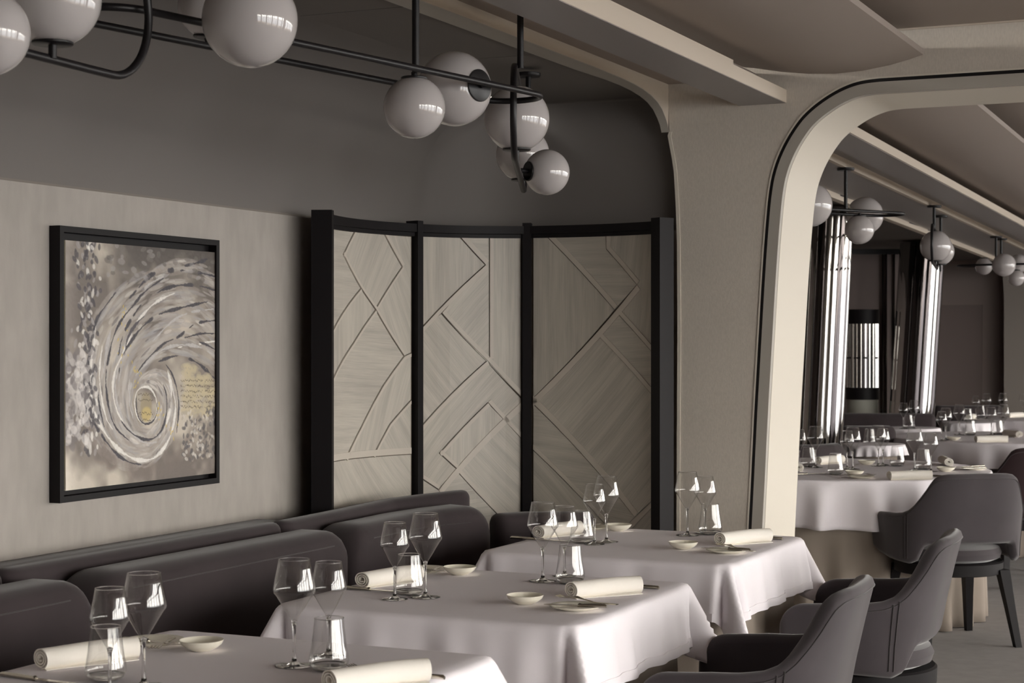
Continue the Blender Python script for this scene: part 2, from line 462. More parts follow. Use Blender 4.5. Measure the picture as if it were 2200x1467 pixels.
root = thing('folding_screen', 'three-panel curved screen of pale oak marquetry in black frames, behind the banquette', 'screen', (PP[1].x, PP[1].y, 0))
for k in range(4):
    kk = min(k, 2); u = 0 if k == kk else 1
    if k in (1, 2):
        n = (scr(k-1, 1)[1]+scr(k, 0)[1]).normalized()
    else: n = scr(kk, u)[1]
    t = Vector((-n.y, n.x)); c = PP[k]; w = (.020, .015, .017, .024)[k]; dp = (.035, .03, .03, .035)[k]
    q = [c+t*sx*w+n*sy*dp for sx, sy in ((-1, -1), (1, -1), (1, 1), (-1, 1))]
    obj('post', MB().prism([(p.x, p.y) for p in q], 'z', 0, PZ[k]+.006), 'blackwood', root, smooth=False)
for k in range(3):
    for nm, z0, z1 in (('top_rail', None, None), ('bottom_rail', .03, .11)):
        rings = []
        for u in np.linspace(.015, .985, 14):
            zt = PZ[k]*(1-u)+PZ[k+1]*u; a0 = zt-.052 if z0 is None else z0; a1 = zt-.006 if z0 is None else z1
            p, _, _ = scr(k, u, -.015); q, _, _ = scr(k, u, .026)
            q2, _, _ = scr(k, u, .016)
            if z0 is None: rings.append([(p.x, p.y, a0), (q2.x, q2.y, a0), (q2.x, q2.y, a0+.014), (q.x, q.y, a0+.016), (q.x, q.y, a1), (p.x, p.y, a1)])
            else: rings.append([(p.x, p.y, a0), (q.x, q.y, a0), (q.x, q.y, a1), (p.x, p.y, a1)])
        obj(nm, MB().loft(rings), 'blackwood', root, ang=.5)
    rings = []
    for u in np.linspace(.01, .99, 14):
        zt = PZ[k]*(1-u)+PZ[k+1]*u-.03; p, _, _ = scr(k, u, -.012); q, _, _ = scr(k, u, -.002)
        rings.append([(p.x, p.y, .08), (q.x, q.y, .08), (q.x, q.y, zt), (p.x, p.y, zt)])
    bp = obj('backing_board', MB().loft(rings), 'groove', root, ang=.5)
PLEN = [(PP[k+1]-PP[k]).length for k in range(3)]
def shrink(poly, d):
    n = len(poly); A = sum(poly[i][0]*poly[(i+1) % n][1]-poly[(i+1) % n][0]*poly[i][1] for i in range(n))
    if A < 0: poly = poly[::-1]
    out = []
    for i in range(n):
        a, b, c = Vector(poly[i-1]), Vector(poly[i]), Vector(poly[(i+1) % n])
        t1 = (b-a).normalized(); t2 = (c-b).normalized(); n1 = Vector((-t1.y, t1.x)); n2 = Vector((-t2.y, t2.x))
        m_ = n1+n2; L = max(m_.length_squared, .35); out.append(b+m_*(2*d/L))
    return out
def screen_piece(name, k, poly, d0, d1, m, grain, step=.06):
    bm = bmesh.new()
    vs = [bm.verts.new((p[0], p[1], 0)) for p in poly]
    try: bm.faces.new(vs)
    except ValueError: return
    for sgn, co in ((-1, .026), (1, PLEN[k]-.026)):
        bmesh.ops.bisect_plane(bm, geom=bm.verts[:]+bm.edges[:]+bm.faces[:], plane_co=(co, 0, 0), plane_no=(sgn, 0, 0), clear_outer=True)
    zt = min(PZ[k], PZ[k+1])-.045
    bmesh.ops.bisect_plane(bm, geom=bm.verts[:]+bm.edges[:]+bm.faces[:], plane_co=(0, zt, 0), plane_no=(0, 1, 0), clear_outer=True)
    if not bm.faces: bm.free(); return
    x = .05
    while x < PLEN[k]:
        bmesh.ops.bisect_plane(bm, geom=bm.verts[:]+bm.edges[:]+bm.faces[:], plane_co=(x, 0, 0), plane_no=(1, 0, 0)); x += step
    bmesh.ops.triangulate(bm, faces=[f for f in bm.faces if len(f.verts) > 4])
    front = bm.faces[:]
    r = bmesh.ops.extrude_face_region(bm, geom=front)
    for v in [g for g in r['geom'] if isinstance(g, bmesh.types.BMVert)]: v.co.z = d1
    for v in bm.verts:
        if v.co.z == 0: v.co.z = d0
    uvl = bm.loops.layers.uv.new('UVMap'); ca, sa = math.cos(grain), math.sin(grain)
    for f in bm.faces:
        for l in f.loops:
            s_, z_ = l.vert.co.x, l.vert.co.y; l[uvl].uv = (s_*ca+z_*sa, -s_*sa+z_*ca)
    for v in bm.verts:
        p, _, _ = scr(k, v.co.x/PLEN[k], v.co.z); v.co = (p.x, p.y, v.co.y)
    bmesh.ops.recalc_face_normals(bm, faces=bm.faces)
    me = bpy.data.meshes.new(name); bm.to_mesh(me); bm.free(); me.materials.append(M[m])
    o = bpy.data.objects.new(name, me); COL.objects.link(o); o.parent = root
    o.matrix_parent_inverse = Matrix.Translation(root.location).inverted()
Zc = 1.9554
def zm(k, p):
    u, z = invs(k, 650+p[0]/Zc, 430+p[1]/Zc); return (u*PLEN[k], z)
H = 0; V = PI/2; D1 = .80; D2 = -.80
FIELDS = {0: [([(95, 60), (232, 95), (163, 228), (238, 370), (95, 600)], H), ([(232, 95), (315, 100), (412, 280), (300, 455), (238, 370), (163, 228)], 1.0),
              ([(315, 100), (470, 90), (470, 632), (420, 655), (300, 455), (412, 280)], -1.1), ([(238, 370), (300, 460), (205, 600), (95, 810), (95, 600)], V),
              ([(300, 460), (420, 655), (330, 780), (240, 950), (175, 1083), (95, 1098), (95, 810), (205, 600)], -.05),
              ([(420, 655), (470, 632), (470, 818), (360, 940), (290, 1072), (175, 1083), (240, 950), (330, 780)], 1.2),
              ([(470, 818), (470, 1062), (290, 1072), (360, 940)], -.9), ([(95, 1104), (470, 1066), (470, 1700), (95, 1800)], -.75)],
          1: [([(475, 120), (635, 130), (765, 272), (475, 558)], V), ([(625, 110), (782, 120), (782, 280), (765, 272)], H), ([(782, 120), (950, 120), (950, 860), (782, 690)], V),
              ([(765, 272), (782, 262), (782, 690), (580, 475)], D1), ([(475, 558), (578, 476), (770, 675), (475, 970)], D2),
              ([(475, 970), (770, 675), (925, 840), (850, 925), (775, 850), (570, 1062), (645, 1130), (565, 1215), (475, 1155)], D1),
              ([(775, 850), (850, 925), (645, 1130), (570, 1062)], V), ([(925, 840), (950, 860), (950, 1035), (850, 925)], D2),
              ([(850, 925), (950, 1035), (950, 1800), (900, 1400), (650, 1140)], D2), ([(648, 1140), (900, 1400), (950, 1800), (475, 1800), (475, 1155), (565, 1215)], .1)],
          2: [([(950, 100), (990, 115), (1315, 460), (950, 852)], V), ([(985, 110), (1280, 110), (1280, 205), (1410, 355), (1315, 460)], H),
              ([(1280, 110), (1510, 110), (1510, 682), (1322, 470), (1410, 355), (1280, 205)], 1.45), ([(1322, 470), (1510, 682), (1510, 862), (1245, 565)], .05),
              ([(1245, 565), (1510, 862), (1510, 1225), (1400, 1330), (962, 845)], D1), ([(955, 840), (1400, 1330), (1340, 1400), (1310, 1400), (950, 1030)], -.1),
              ([(950, 1030), (1310, 1400), (1340, 1900), (950, 1900)], D2), ([(1510, 1225), (1510, 1900), (1340, 1900), (1310, 1420), (1400, 1330)], D1)]}
STR = {0: [([(232, 95), (163, 228)], 12), ([(163, 228), (238, 370), (300, 460), (420, 655)], 13), ([(315, 100), (412, 280)], 16), ([(412, 280), (300, 455)], 10), ([(238, 370), (95, 600)], 12),
           ([(300, 460), (205, 600), (95, 810)], 12), ([(470, 632), (420, 655), (330, 780), (240, 950), (175, 1083)], 14), ([(470, 818), (360, 940), (290, 1072)], 12), ([(95, 1104), (470, 1066)], 26)],
       1: [([(635, 130), (765, 272)], 22), ([(765, 272), (475, 558)], 18), ([(782, 120), (782, 665)], 17), ([(580, 476), (770, 672), (940, 850)], 19), ([(770, 675), (475, 970)], 18),
           ([(945, 820), (565, 1215)], 26), ([(775, 850), (570, 1062)], 16), ([(775, 850), (950, 1035)], 17), ([(570, 1062), (645, 1130)], 16), ([(650, 1145), (900, 1400)], 17), ([(475, 1155), (565, 1215)], 16)],
       2: [([(990, 115), (1315, 460)], 22), ([(1280, 110), (1280, 205), (1410, 355)], 20), ([(1410, 355), (955, 845)], 26), ([(1322, 470), (1510, 682)], 20), ([(1245, 568), (1510, 862)], 20),
           ([(955, 840), (1400, 1330)], 26), ([(950, 1030), (1310, 1400)], 17), ([(1510, 1225), (1340, 1400)], 18)]}
for k in range(3):
    for poly, gr in FIELDS[k]:
        P = [zm(k, p) for p in poly]
        screen_piece('veneer_panel', k, shrink(P, .0016), 0, .006, 'veneer', gr)
    for line, w in STR[k]:
        P = [Vector(zm(k, p)) for p in line]; w = w*.00092
        for a, b in zip(P[:-1], P[1:]):
            t = (b-a).normalized(); n = Vector((-t.y, t.x))
            if n.x < -.05 or (abs(n.x) <= .05 and n.y < 0): n = -n
            a2, b2 = a-t*.0003, b+t*.0003
            screen_piece('inlay_strip', k, [a2+n*.0022, b2+n*.0022, b2+n*(w+.001), a2+n*(w+.001)], .0, .0095, 'inlay', 0)

# ================================================================== PAINTING
XP = XW+.0375
c1 = onX(131, 494, XP); c2 = onX(471, 523, XP); c3 = onX(474, 1031, XP)
y0, y1 = c1.y-.004, c2.y+.002; zt, zb = 1.722, .962
root = thing('painting', 'abstract swirling shell painting in a deep black float frame on the suede wall', 'painting', (XW, (y0+y1)/2, zb))
fr = MB(); T = .017
P4 = [(y0, zb), (y1, zb), (y1, zt), (y0, zt)]
I4 = [(y0+T, zb+T), (y1-T, zb+T), (y1-T, zt-T), (y0+T, zt-T)]
rg = []
for (a, b), (c, d) in zip(P4, I4):
    rg.append([(XW+.001, a, b), (XP, a, b), (XP, c, d), (XW+.02, c, d), (XW+.001, c, d)])
obj('frame', MB().loft(rg, caps=False, closed_path=True), 'blackwood', root, smooth=False)
obj('backing', MB().box((XW+.001, y0+T*.9, zb+T*.9), (XW+.008, y1-T*.9, zt-T*.9)), 'blackwood', root, smooth=False)
XC = XW+.030
a = onX(140, 517, XC); b = onX(461, 541, XC); b2 = onX(462, 1015, XC); a2 = onX(142, 1055, XC)
ya, yb, za, zb_ = a.y, b.y, (b.z+a.z)/2, (a2.z+b2.z)/2
NX, NY = 400, 400
rs = np.random.RandomState(3)
ASP = (yb-ya)/(za-zb_)
uu, vv = np.meshgrid(np.linspace(0, 1, NX), np.linspace(0, 1, NY))
def vnoise(n, seed, sx=1, sy=1):
    r = np.random.RandomState(seed); g = r.rand(int(n*sy)+2, int(n*sx)+2)
    x = uu*n*sx; y = vv*n*sy; xi = x.astype(int); yi = y.astype(int); fx = x-xi; fy = y-yi
    fx = fx*fx*(3-2*fx); fy = fy*fy*(3-2*fy)
    return (g[yi, xi]*(1-fx)+g[yi, xi+1]*fx)*(1-fy)+(g[yi+1, xi]*(1-fx)+g[yi+1, xi+1]*fx)*fy
img = np.zeros((NY, NX, 3))
n1 = vnoise(4, 1)*.5+vnoise(9, 2)*.3+vnoise(25, 3)*.2
basec = np.array([160, 150, 138.]); darkc = np.array([84, 76, 72.]); lightc = np.array([200, 191, 176.])
w = np.clip((n1-.35)/.35, 0, 1)[..., None]
img = darkc*(1-w)+lightc*w
img = img*.7+basec*.3
# darker top, lighter left edge
dk = np.clip(1-vv/.25, 0, 1)*np.clip((uu-.2)*4, 0, 1)
img *= (1-.28*dk[..., None])
img += (np.clip(1-uu/.08, 0, 1)*28)[..., None]
CX0, CV0 = .515*ASP, .68
def stamp(cx, cy, L, Wd, ang, col, al=.85):
    """cx in 0..ASP, cy 0..1"""
    i0 = int(max(0, (cx-L)/ASP*NX)); i1 = int(min(NX, (cx+L)/ASP*NX+2)); j0 = int(max(0, (cy-L)*NY)); j1 = int(min(NY, (cy+L)*NY+2))
    if i1 <= i0 or j1 <= j0: return
    X = uu[j0:j1, i0:i1]*ASP-cx; Y = vv[j0:j1, i0:i1]-cy
    p = X*math.cos(ang)+Y*math.sin(ang); q = -X*math.sin(ang)+Y*math.cos(ang)
    d = (p/L)**2+(q/Wd)**2
    k = (np.clip((1-d)*2.2, 0, 1)*al*(.75+.25*rs.rand(*d.shape)))[..., None]
    img[j0:j1, i0:i1] = img[j0:j1, i0:i1]*(1-k)+np.array(col, float)*k
TH = [0, 13, 29, 44, 48, 68, 84, 100, 115, 135, 150, 180, 210, 235, 262, 300, 330, 360, 385, 410, 440, 480, 520]
RO = [.95, .92, .88, .82, .79, .68, .60, .56, .54, .52, .48, .43, .37, .31, .265, .24, .235, .235, .22, .19, .15, .12, .11]
TI = [0, 13, 29, 44, 68, 100, 150, 180, 210, 262, 300, 360, 410, 520]
RI = [.60, .545, .41, .33, .23, .165, .12, .105, .10, .10, .10, .085, .09, .085]
def spiral(th, t): return np.interp(th, TI, RI)*(1-t)+np.interp(th, TH, RO)*t
pal = [((196, 190, 182), 5), ((172, 164, 156), 6), ((148, 139, 130), 6), ((120, 113, 108), 3), ((216, 211, 204), 3), ((78, 74, 76), 2)]
palL = [c for c, n in pal for _ in range(n)]
def swirl_stroke(th, t, L, Wd, col, al=.85):
    r = spiral(th, t); r2 = spiral(th+3, t)
    a1 = math.radians(th); a2_ = math.radians(th+3)
    x, y = CX0+r*math.cos(a1), CV0-r*math.sin(a1); x2, y2 = CX0+r2*math.cos(a2_), CV0-r2*math.sin(a2_)
    stamp(x, y, L, Wd, math.atan2(y2-y, x2-x), col, al)
for _ in range(1700):
    th = rs.uniform(14, 470); t = rs.uniform(-.02, 1.0); L = rs.uniform(.04, .09)*(1 if th < 250 else .5)
    c = np.array([(158, 150, 142), (170, 163, 156), (146, 137, 129), (182, 176, 170), (150, 148, 150)][rs.randint(5)])
    swirl_stroke(th, t, L, L*rs.uniform(.10, .2), c, .55)
for _ in range(260):
    th = rs.uniform(14, 470); t = rs.uniform(0, 1); L = rs.uniform(.012, .05)
    swirl_stroke(th, t, L, rs.uniform(.003, .010), palL[rs.randint(len(palL))], .5)
def q_(x, y):
    u_ = (x-425)/965; return u_*ASP, (y-(-93+78*u_))/(1626-201*u_)
def stroke(pts, wd, col, al=.85, gap=0, jit=1.5, taper=True):
    P = [q_(*p) for p in pts]; P = smooth_poly(P, 3)
    seg = [0]
    for p, q in zip(P[:-1], P[1:]): seg.append(seg[-1]+math.hypot(q[0]-p[0], q[1]-p[1]))
    Lt = seg[-1]; s_ = 0; wd = wd/1500*1.0; xs = [p[0] for p in P]; ys = [p[1] for p in P]; on = True; nxt = rs.uniform(.05, .14)
    ph = rs.uniform(0, 6)
    while s_ < Lt:
        if gap and s_ > nxt: on = rs.rand() > gap; nxt = s_+rs.uniform(.02, .07)
        if on or not gap:
            x = np.interp(s_, seg, xs); y = np.interp(s_, seg, ys); x2 = np.interp(s_+.004, seg, xs); y2 = np.interp(s_+.004, seg, ys)
            w2 = wd*(.55+.45*math.sin(s_*38+ph)+.3*rs.rand())
            if taper: w2 *= min(1, .35+4*min(s_, Lt-s_)/max(Lt, .01))
            stamp(x+rs.normal()*jit/1500, y+rs.normal()*jit/1500, .011, max(w2, .0022), math.atan2(y2-y, x2-x) if x2 != x or y2 != y else 0, np.array(col)+rs.randint(-9, 9), al)
        s_ += .0045
DK = (62, 59, 64); WH = (218, 214, 208); GR = (176, 172, 170)
# smudged dark ground around the coil
for _ in range(70):
    aa = rs.uniform(.1, 2.9); x, y = 900+360*math.cos(aa), 1010+395*math.sin(aa); stamp(*q_(x, y), .06, .03, rs.uniform(0, 3), (112, 101, 94), .16)
for pts, w_, c, g_ in (
    ([(1380, 650), (1280, 590), (1150, 580), (1050, 600), (980, 640), (880, 740), (820, 820), (800, 940), (830, 1060)], 13, GR, .2),
    ([(600, 480), (585, 620), (572, 760), (572, 920), (600, 1050), (660, 1170), (760, 1290), (880, 1345), (980, 1320), (1060, 1220), (1100, 1100), (1115, 980), (1090, 860)], 15, WH, .12),
    ([(1100, 250), (980, 300), (900, 380), (850, 450), (800, 560), (760, 660), (720, 740), (700, 860), (720, 1000), (780, 1110)], 12, WH, .2),
    ([(640, 600), (620, 750), (630, 900), (660, 1060), (700, 1130)], 9, WH, .2), ([(1380, 350), (1200, 370), (1080, 430), (960, 560)], 9, GR, .2),
    ([(690, 500), (660, 640), (650, 760)], 16, GR, .1), ([(1385, 560), (1250, 575), (1130, 600)], 12, WH, .4), ([(1060, 130), (960, 170), (880, 240)], 12, GR, .2),
    ([(740, 720), (715, 880), (740, 1010), (800, 1130), (900, 1230), (980, 1215)], 12, GR, .2), ([(1060, 760), (1085, 860), (1080, 980), (1050, 1100)], 16, WH, .2),
    ([(720, 250), (640, 360), (600, 430), (575, 560), (562, 680), (545, 800), (548, 950), (572, 1060), (640, 1180), (720, 1290), (800, 1350), (880, 1362)], 12, DK, .12),
    ([(562, 640), (540, 760), (540, 900), (545, 1030), (580, 1090)], 24, (84, 80, 84), .15),
    ([(1120, 1140), (1137, 1000), (1125, 880), (1095, 780), (1050, 715)], 8, DK, .1),
    ([(1390, 800), (1300, 720), (1230, 680), (1150, 650), (1080, 660), (1000, 690)], 13, DK, .12),
    ([(1390, 425), (1240, 440), (1130, 540), (1050, 560), (980, 620), (920, 680), (860, 760)], 10, DK, .2),
    ([(1380, 510), (1300, 505), (1200, 530), (1120, 550)], 7, DK, .2), ([(1385, 610), (1330, 580), (1280, 565)], 8, DK, .3),
    ([(1330, 305), (1240, 322), (1140, 345), (1000, 380), (920, 440), (860, 500), (800, 590), (760, 660), (745, 760)], 13, DK, .28),
    ([(1390, 230), (1310, 205), (1190, 190), (1080, 205), (990, 240), (900, 300), (850, 370), (800, 450), (760, 540), (740, 650)], 13, DK, .28),
    ([(1390, 140), (1260, 110), (1130, 95), (1000, 110), (940, 130), (870, 210), (810, 280)], 17, DK, .22), ([(1330, 30), (1270, 50), (1180, 70)], 16, DK, .3),
    ([(1030, 150), (900, 240), (840, 320), (790, 380), (740, 450), (700, 560), (680, 660), (660, 780), (665, 900), (690, 1050), (730, 1140), (800, 1200)], 10, DK, .2),
    ([(615, 900), (625, 1000), (650, 1110)], 8, DK, 0), ([(780, 640), (790, 560), (830, 470), (900, 400)], 14, (78, 74, 78), .25),
    ([(760, 1085), (810, 1150), (870, 1190), (930, 1205), (990, 1180), (1035, 1110), (1055, 1000), (1050, 900), (1030, 850)], 10, DK, .15)):
    stroke(pts, w_, c, .85, g_)
# sheet music glued at the right
for _ in range(160):
    x, y = rs.uniform(1165, 1390), rs.uniform(700, 1035)
    if y > 690+max(0, (1390-x))*0+ (x-1150)*.45: stamp(*q_(x, y), rs.uniform(.02, .035), rs.uniform(.012, .02), rs.uniform(-.15, .15), (182, 169, 138), .5)
for row in (738, 768, 815, 850, 884, 918, 952, 986):
    x = 1150 if row > 780 else 1140
    while x < 1390:
        if not 1303 < x < 1316 and (row > 800 or rs.rand() < .4): stamp(*q_(x, row+rs.uniform(-9, 6)), rs.uniform(.002, .006), rs.uniform(.002, .004), rs.uniform(-1.4, 1.4), (84, 75, 64) if row > 800 else (150, 142, 130), .75)
        x += rs.uniform(4, 9)
# eye of the coil
stamp(*q_(915, 985), .068, .045, PI/2, (150, 137, 110), .95)
stamp(*q_(918, 1035), .036, .040, PI/2, (190, 168, 108), .85)
for row in (905, 940, 1030, 1075):
    for k in range(12): stamp(*q_(868+k*8, row+rs.uniform(-8, 8)), .005, .003, rs.uniform(-1, 1), (84, 76, 62), .75)
stroke([(840, 960), (850, 890), (890, 855), (940, 860), (980, 920), (992, 1000), (975, 1070), (920, 1108), (870, 1080), (845, 1010), (840, 960)], 9, WH, .85, .1)
stroke([(852, 930), (855, 1030), (880, 1085), (920, 1103), (965, 1080), (990, 1020), (988, 960)], 6, DK, .9)
for _ in range(46):
    x, y = [(rs.normal(770, 25), rs.uniform(330, 700)), (rs.normal(1000, 12), rs.uniform(960, 1070)), (rs.normal(1080, 30), rs.normal(1150, 30)), (rs.normal(850, 20), rs.normal(790, 40))][rs.randint(4)]
    stamp(*q_(x, y), rs.uniform(.004, .011), .0035, rs.uniform(1, 2.4), (200, 172, 84), .85)
# left column dabs and lower right dabs
for _ in range(230):
    u_ = rs.normal(.13, .035); v_ = rs.uniform(.0, .86); stamp(u_*ASP, v_, rs.uniform(.01, .024), rs.uniform(.007, .013), rs.uniform(.6, 2.4), [(70, 66, 70), (222, 218, 212), (150, 144, 142), (60, 56, 60)][rs.randint(4)], .8)
for _ in range(110):
    u_ = rs.uniform(.0, .14); v_ = rs.uniform(.45, .82); stamp(u_*ASP, v_, rs.uniform(.015, .04), rs.uniform(.012, .024), rs.uniform(0, 3), [(212, 207, 203), (180, 174, 170), (110, 104, 104)][rs.randint(3)], .7)
for _ in range(150):
    u_ = rs.uniform(.76, 1); v_ = rs.uniform(.71, .93); stamp(u_*ASP, v_, rs.uniform(.008, .018), rs.uniform(.006, .012), rs.uniform(0, 3), [(80, 76, 78), (200, 194, 186), (165, 155, 142)][rs.randint(3)], .75)
for _ in range(60):
    stamp(rs.uniform(.25, 1)*ASP, rs.uniform(.0, .14), rs.uniform(.01, .03), rs.uniform(.008, .016), rs.uniform(-.3, .3), [(150, 146, 144), (110, 104, 100), (90, 84, 80)][rs.randint(3)], .6)
relief = vnoise(90, 9)*.5+img.mean(2)/255*.8
vs = []
for j in range(NY):
    zz = za+(zb_-za)*j/(NY-1)
    for i in range(NX): vs.append((XC+.0016*relief[j, i], ya+(yb-ya)*i/(NX-1), zz))
idx = np.arange(NX*NY).reshape(NY, NX)
fs = np.stack([idx[:-1, :-1], idx[1:, :-1], idx[1:, 1:], idx[:-1, 1:]], -1).reshape(-1, 4)
me = bpy.data.meshes.new('canvas_paint'); me.from_pydata(vs, [], fs.tolist())
ca = me.color_attributes.new('paint', 'FLOAT_COLOR', 'POINT')
srgb = np.clip(img/255, 0, 1)**2.2
ca.data.foreach_set('color', np.concatenate([srgb.reshape(-1, 3), np.ones((NX*NY, 1))], 1).astype(np.float32).ravel())
pm = mat('oil_paint', (200, 190, 180), .55); at = pm.node_tree.nodes.new('ShaderNodeAttribute'); at.attribute_name = 'paint'
pm.node_tree.links.new(at.outputs['Color'], pm.node_tree.nodes['Principled BSDF'].inputs['Base Color'])
me.materials.append(pm)
cv = obj('canvas', MB().box((XW+.006, ya, zb_), (XC+.0002, yb, za)), mat('canvas_edge', (205, 194, 170), .9), root, smooth=False)
o = bpy.data.objects.new('paint_layer', me); COL.objects.link(o); o.parent = cv

# ================================================================== BANQUETTE
def cushion(path, thick, z0, z1, R=.075, Rt=.05, n=None, zend=None):
    """upholstered block following a plan path, rounded along its top edges and both ends. zend = extra height at the end"""
    P = [Vector(p) for p in path]; seg = [0]
    for a, b in zip(P[:-1], P[1:]): seg.append(seg[-1]+(b-a).length)
    L = seg[-1]; rings = []
    def at(s):
        for i in range(len(P)-1):
            if s <= seg[i+1] or i == len(P)-2:
                f = (s-seg[i])/(seg[i+1]-seg[i]); return P[i].lerp(P[i+1], f)
    ds = [0, .004, .012, .025, .045, .07, .1]
    ss = ds+list(np.linspace(.14, L-.14, 22))+[L-d for d in ds[::-1]]
    for s in ss:
        s_ = min(max(s, .0005), L-.0005)
        a = at(max(s_-.02, 0)); b = at(min(s_+.02, L)); t = (b-a).normalized(); nn = Vector((t.y, -t.x)); c = at(s_)
        d = min(s_, L-s_)
        fz = 1-math.sqrt(max(0, 1-(1-min(d/R, 1))**2)); fw = 1-math.sqrt(max(0, 1-(1-min(d/.045, 1))**2))
        zt = z1+((zend or 0)*(s_/L)**2)-R*fz; hw = thick/2-.04*fw
        ring = [c-nn*hw, c+nn*hw]; pts = [(ring[0].x, ring[0].y, z0)]
        r = min(Rt, hw*.9)
        pts = [(-hw, z0), (-hw, zt-r)]+[(-hw+r-r*math.cos(q), zt-r+r*math.sin(q)) for q in (.4, .8, 1.2, 1.57)]
        pts += [(hw-r+r*math.sin(q), zt-r+r*math.cos(q)) for q in (0, .4, .8, 1.2)]+[(hw, zt-r), (hw, z0)]
        rings.append([(c.x+nn.x*w_, c.y+nn.y*w_, z) for w_, z in pts])
    return MB().loft(rings)
root = thing('banquette', 'long charcoal velvet banquette of padded back cushions along the suede wall', 'sofa', (-2.8, 4.0, 0))
led = [((-2.965, y0), (-2.965, y1), ze) for y0, y1, ze in ((2.2, 3.42, 0), (3.43, 4.70, 0))]
obj('back_bolster', cushion([led[0][0], led[0][1]], .09, .3, .842, .02, .035), 'bench', root)
obj('back_bolster', cushion([led[1][0], led[1][1]], .09, .3, .842, .02, .035), 'bench', root)
obj('back_bolster', cushion([(-2.965, 4.71), (-2.965, 5.25), (-2.955, 5.42), (-2.90, 5.55), (-2.79, 5.72)], .09, .3, .842, .025, .035, zend=.03), 'bench', root)
obj('wall_shelf', MB().box((XW+.002, 2.2, .3), (-2.99, 4.90, .825), .01), 'bench', root)
for pth, ze in (([(-2.83, 2.2), (-2.83, 3.54)], 0), ([(-2.83, 3.565), (-2.83, 4.80)], 0), ([(-2.83, 4.825), (-2.83, 5.25), (-2.80, 5.42), (-2.71, 5.64)], .012)):
    c = obj('back_cushion', cushion(pth, .18, .30, .822, .10, .055, zend=ze), 'bench', root)
    # piping along the front top edge
    pl = []
    P = [Vector(p) for p in pth]
    for i, p in enumerate(P):
        t = (P[min(i+1, len(P)-1)]-P[max(i-1, 0)]).normalized(); nn = Vector((t.y, -t.x)); q = p+nn*.0885
        if i == 0: q = q+t*.11
        if i == len(P)-1: q = q-t*.11
        pl.append((q.x, q.y, .777))
    obj('piping', MB().tube(pl, .0016, 8), 'piping', c)
obj('back_cushion', cushion([(-2.70, 5.74), (-2.62, 5.86), (-2.40, 5.98)], .10, .25, .785, .03, .04), 'bench', root)
obj('seat_cushion', MB().box((-2.9, 2.2, .28), (-2.30, 3.9, .44), .03), 'bench', root)
obj('seat_cushion', MB().box((-2.9, 3.91, .28), (-2.30, 5.64, .44), .03), 'bench', root)
obj('plinth', MB().box((-2.88, 2.2, 0), (-2.36, 5.6, .28)), 'blackwood', root)

# ================================================================== TABLES
def sq_cloth(cx, cy, hw, hang, z, seed):
    n = 96; r = random.Random(seed); ph = [r.uniform(0, 6) for _ in range(6)]
    ext = hw+hang; vs = []
    cr_ = .035
    for j in range(n+1):
        for i in range(n+1):
            def mp(t):   # denser near the table edge
                return t
            x = -ext+2*ext*mp(i/n); y = -ext+2*ext*mp(j/n)
            ix = max(-hw+cr_, min(hw-cr_, x)); iy = max(-hw+cr_, min(hw-cr_, y))
            dx, dy = x-ix, y-iy; L = math.hypot(dx, dy)
            if L <= cr_:
                zz = z
                if L > 0: zz = z-.004*(L/cr_)**3
                vs.append((cx+x, cy+y, zz)); continue
            nx, ny = dx/L, dy/L; over = L-cr_
            corner = min(abs(nx), abs(ny))/.7071            # 0 along a side, 1 on the diagonal
            over *= 1+.24*corner
            k = .16+.52*corner**1.6
            b = .022
            th = min(over/b, 1)
            side = iy if abs(nx) > abs(ny) else ix
            wave = (.0075*math.sin(side*17+ph[0])+.0045*math.sin(side*34+ph[1])+.003*math.sin(side*61+ph[2]))*min(1, over/.12)*(1-corner)
            fold = .030*corner*math.cos(4*math.atan2(ny, nx)*1.0+PI)*0
            if over < b:
                out = over*(1-.35*th*(1-k)); dn = over*.55*th
            else:
                o0 = b*(1-.35*(1-k)); d0 = b*.55; rest = over-b
                out = o0+rest*k*.75; dn = d0+rest*math.sqrt(1-(k*.75)**2)
            # corner creases: pull in beside the diagonal
            ang = abs(math.degrees(math.atan2(abs(ny), abs(nx)))-45)
            pinch = -.048*math.exp(-((ang-26)/12)**2)*min(1, over/.14) if corner > 0 else 0
            out += wave+pinch
            vs.append((cx+ix+nx*(cr_+out), cy+iy+ny*(cr_+out), z-.004-dn+.001))
    m = MB(); m.v = vs
    m.f = [(j*(n+1)+i, j*(n+1)+i+1, (j+1)*(n+1)+i+1, (j+1)*(n+1)+i) for j in range(n) for i in range(n)]
    return m
def hem(o, n, square):
    me = o.data; V = [v.co.copy() for v in me.vertices]; m = MB(); vs = []
    # border ring of the cloth, folded back: the outermost two rows lifted outward by a millimetre
    def at(i, j): return j*n+i
    e = n-1; outer = [at(i, 0) for i in range(0, e)]+[at(e, j) for j in range(0, e)]+[at(i, e) for i in range(e, 0, -1)]+[at(0, j) for j in range(e, 0, -1)]
    inn = [at(min(max(k % n, 2), e-2), min(max(k // n, 2), e-2)) for k in outer]
    c = sum(V, Vector())/len(V)
    def out(p): d = Vector((p.x-c.x, p.y-c.y, 0)).normalized(); return p+d*.0026
    rings = []
    for a_, b_ in zip(inn, outer):
        p, q = out(V[a_]), out(V[b_]); d = Vector((p.x-c.x, p.y-c.y, 0)).normalized()*-.0032
        rings.append([p, q, q+d+Vector((0, 0, .0004)), p+d])
    m.loft(rings, closed_path=True, caps=False)
    return obj('hem', m, 'cloth', o, ang=.5)
def solid(o, t=.0016, off=-1):
    md = o.modifiers.new('thickness', 'SOLIDIFY'); md.thickness = t; md.offset = off; return o
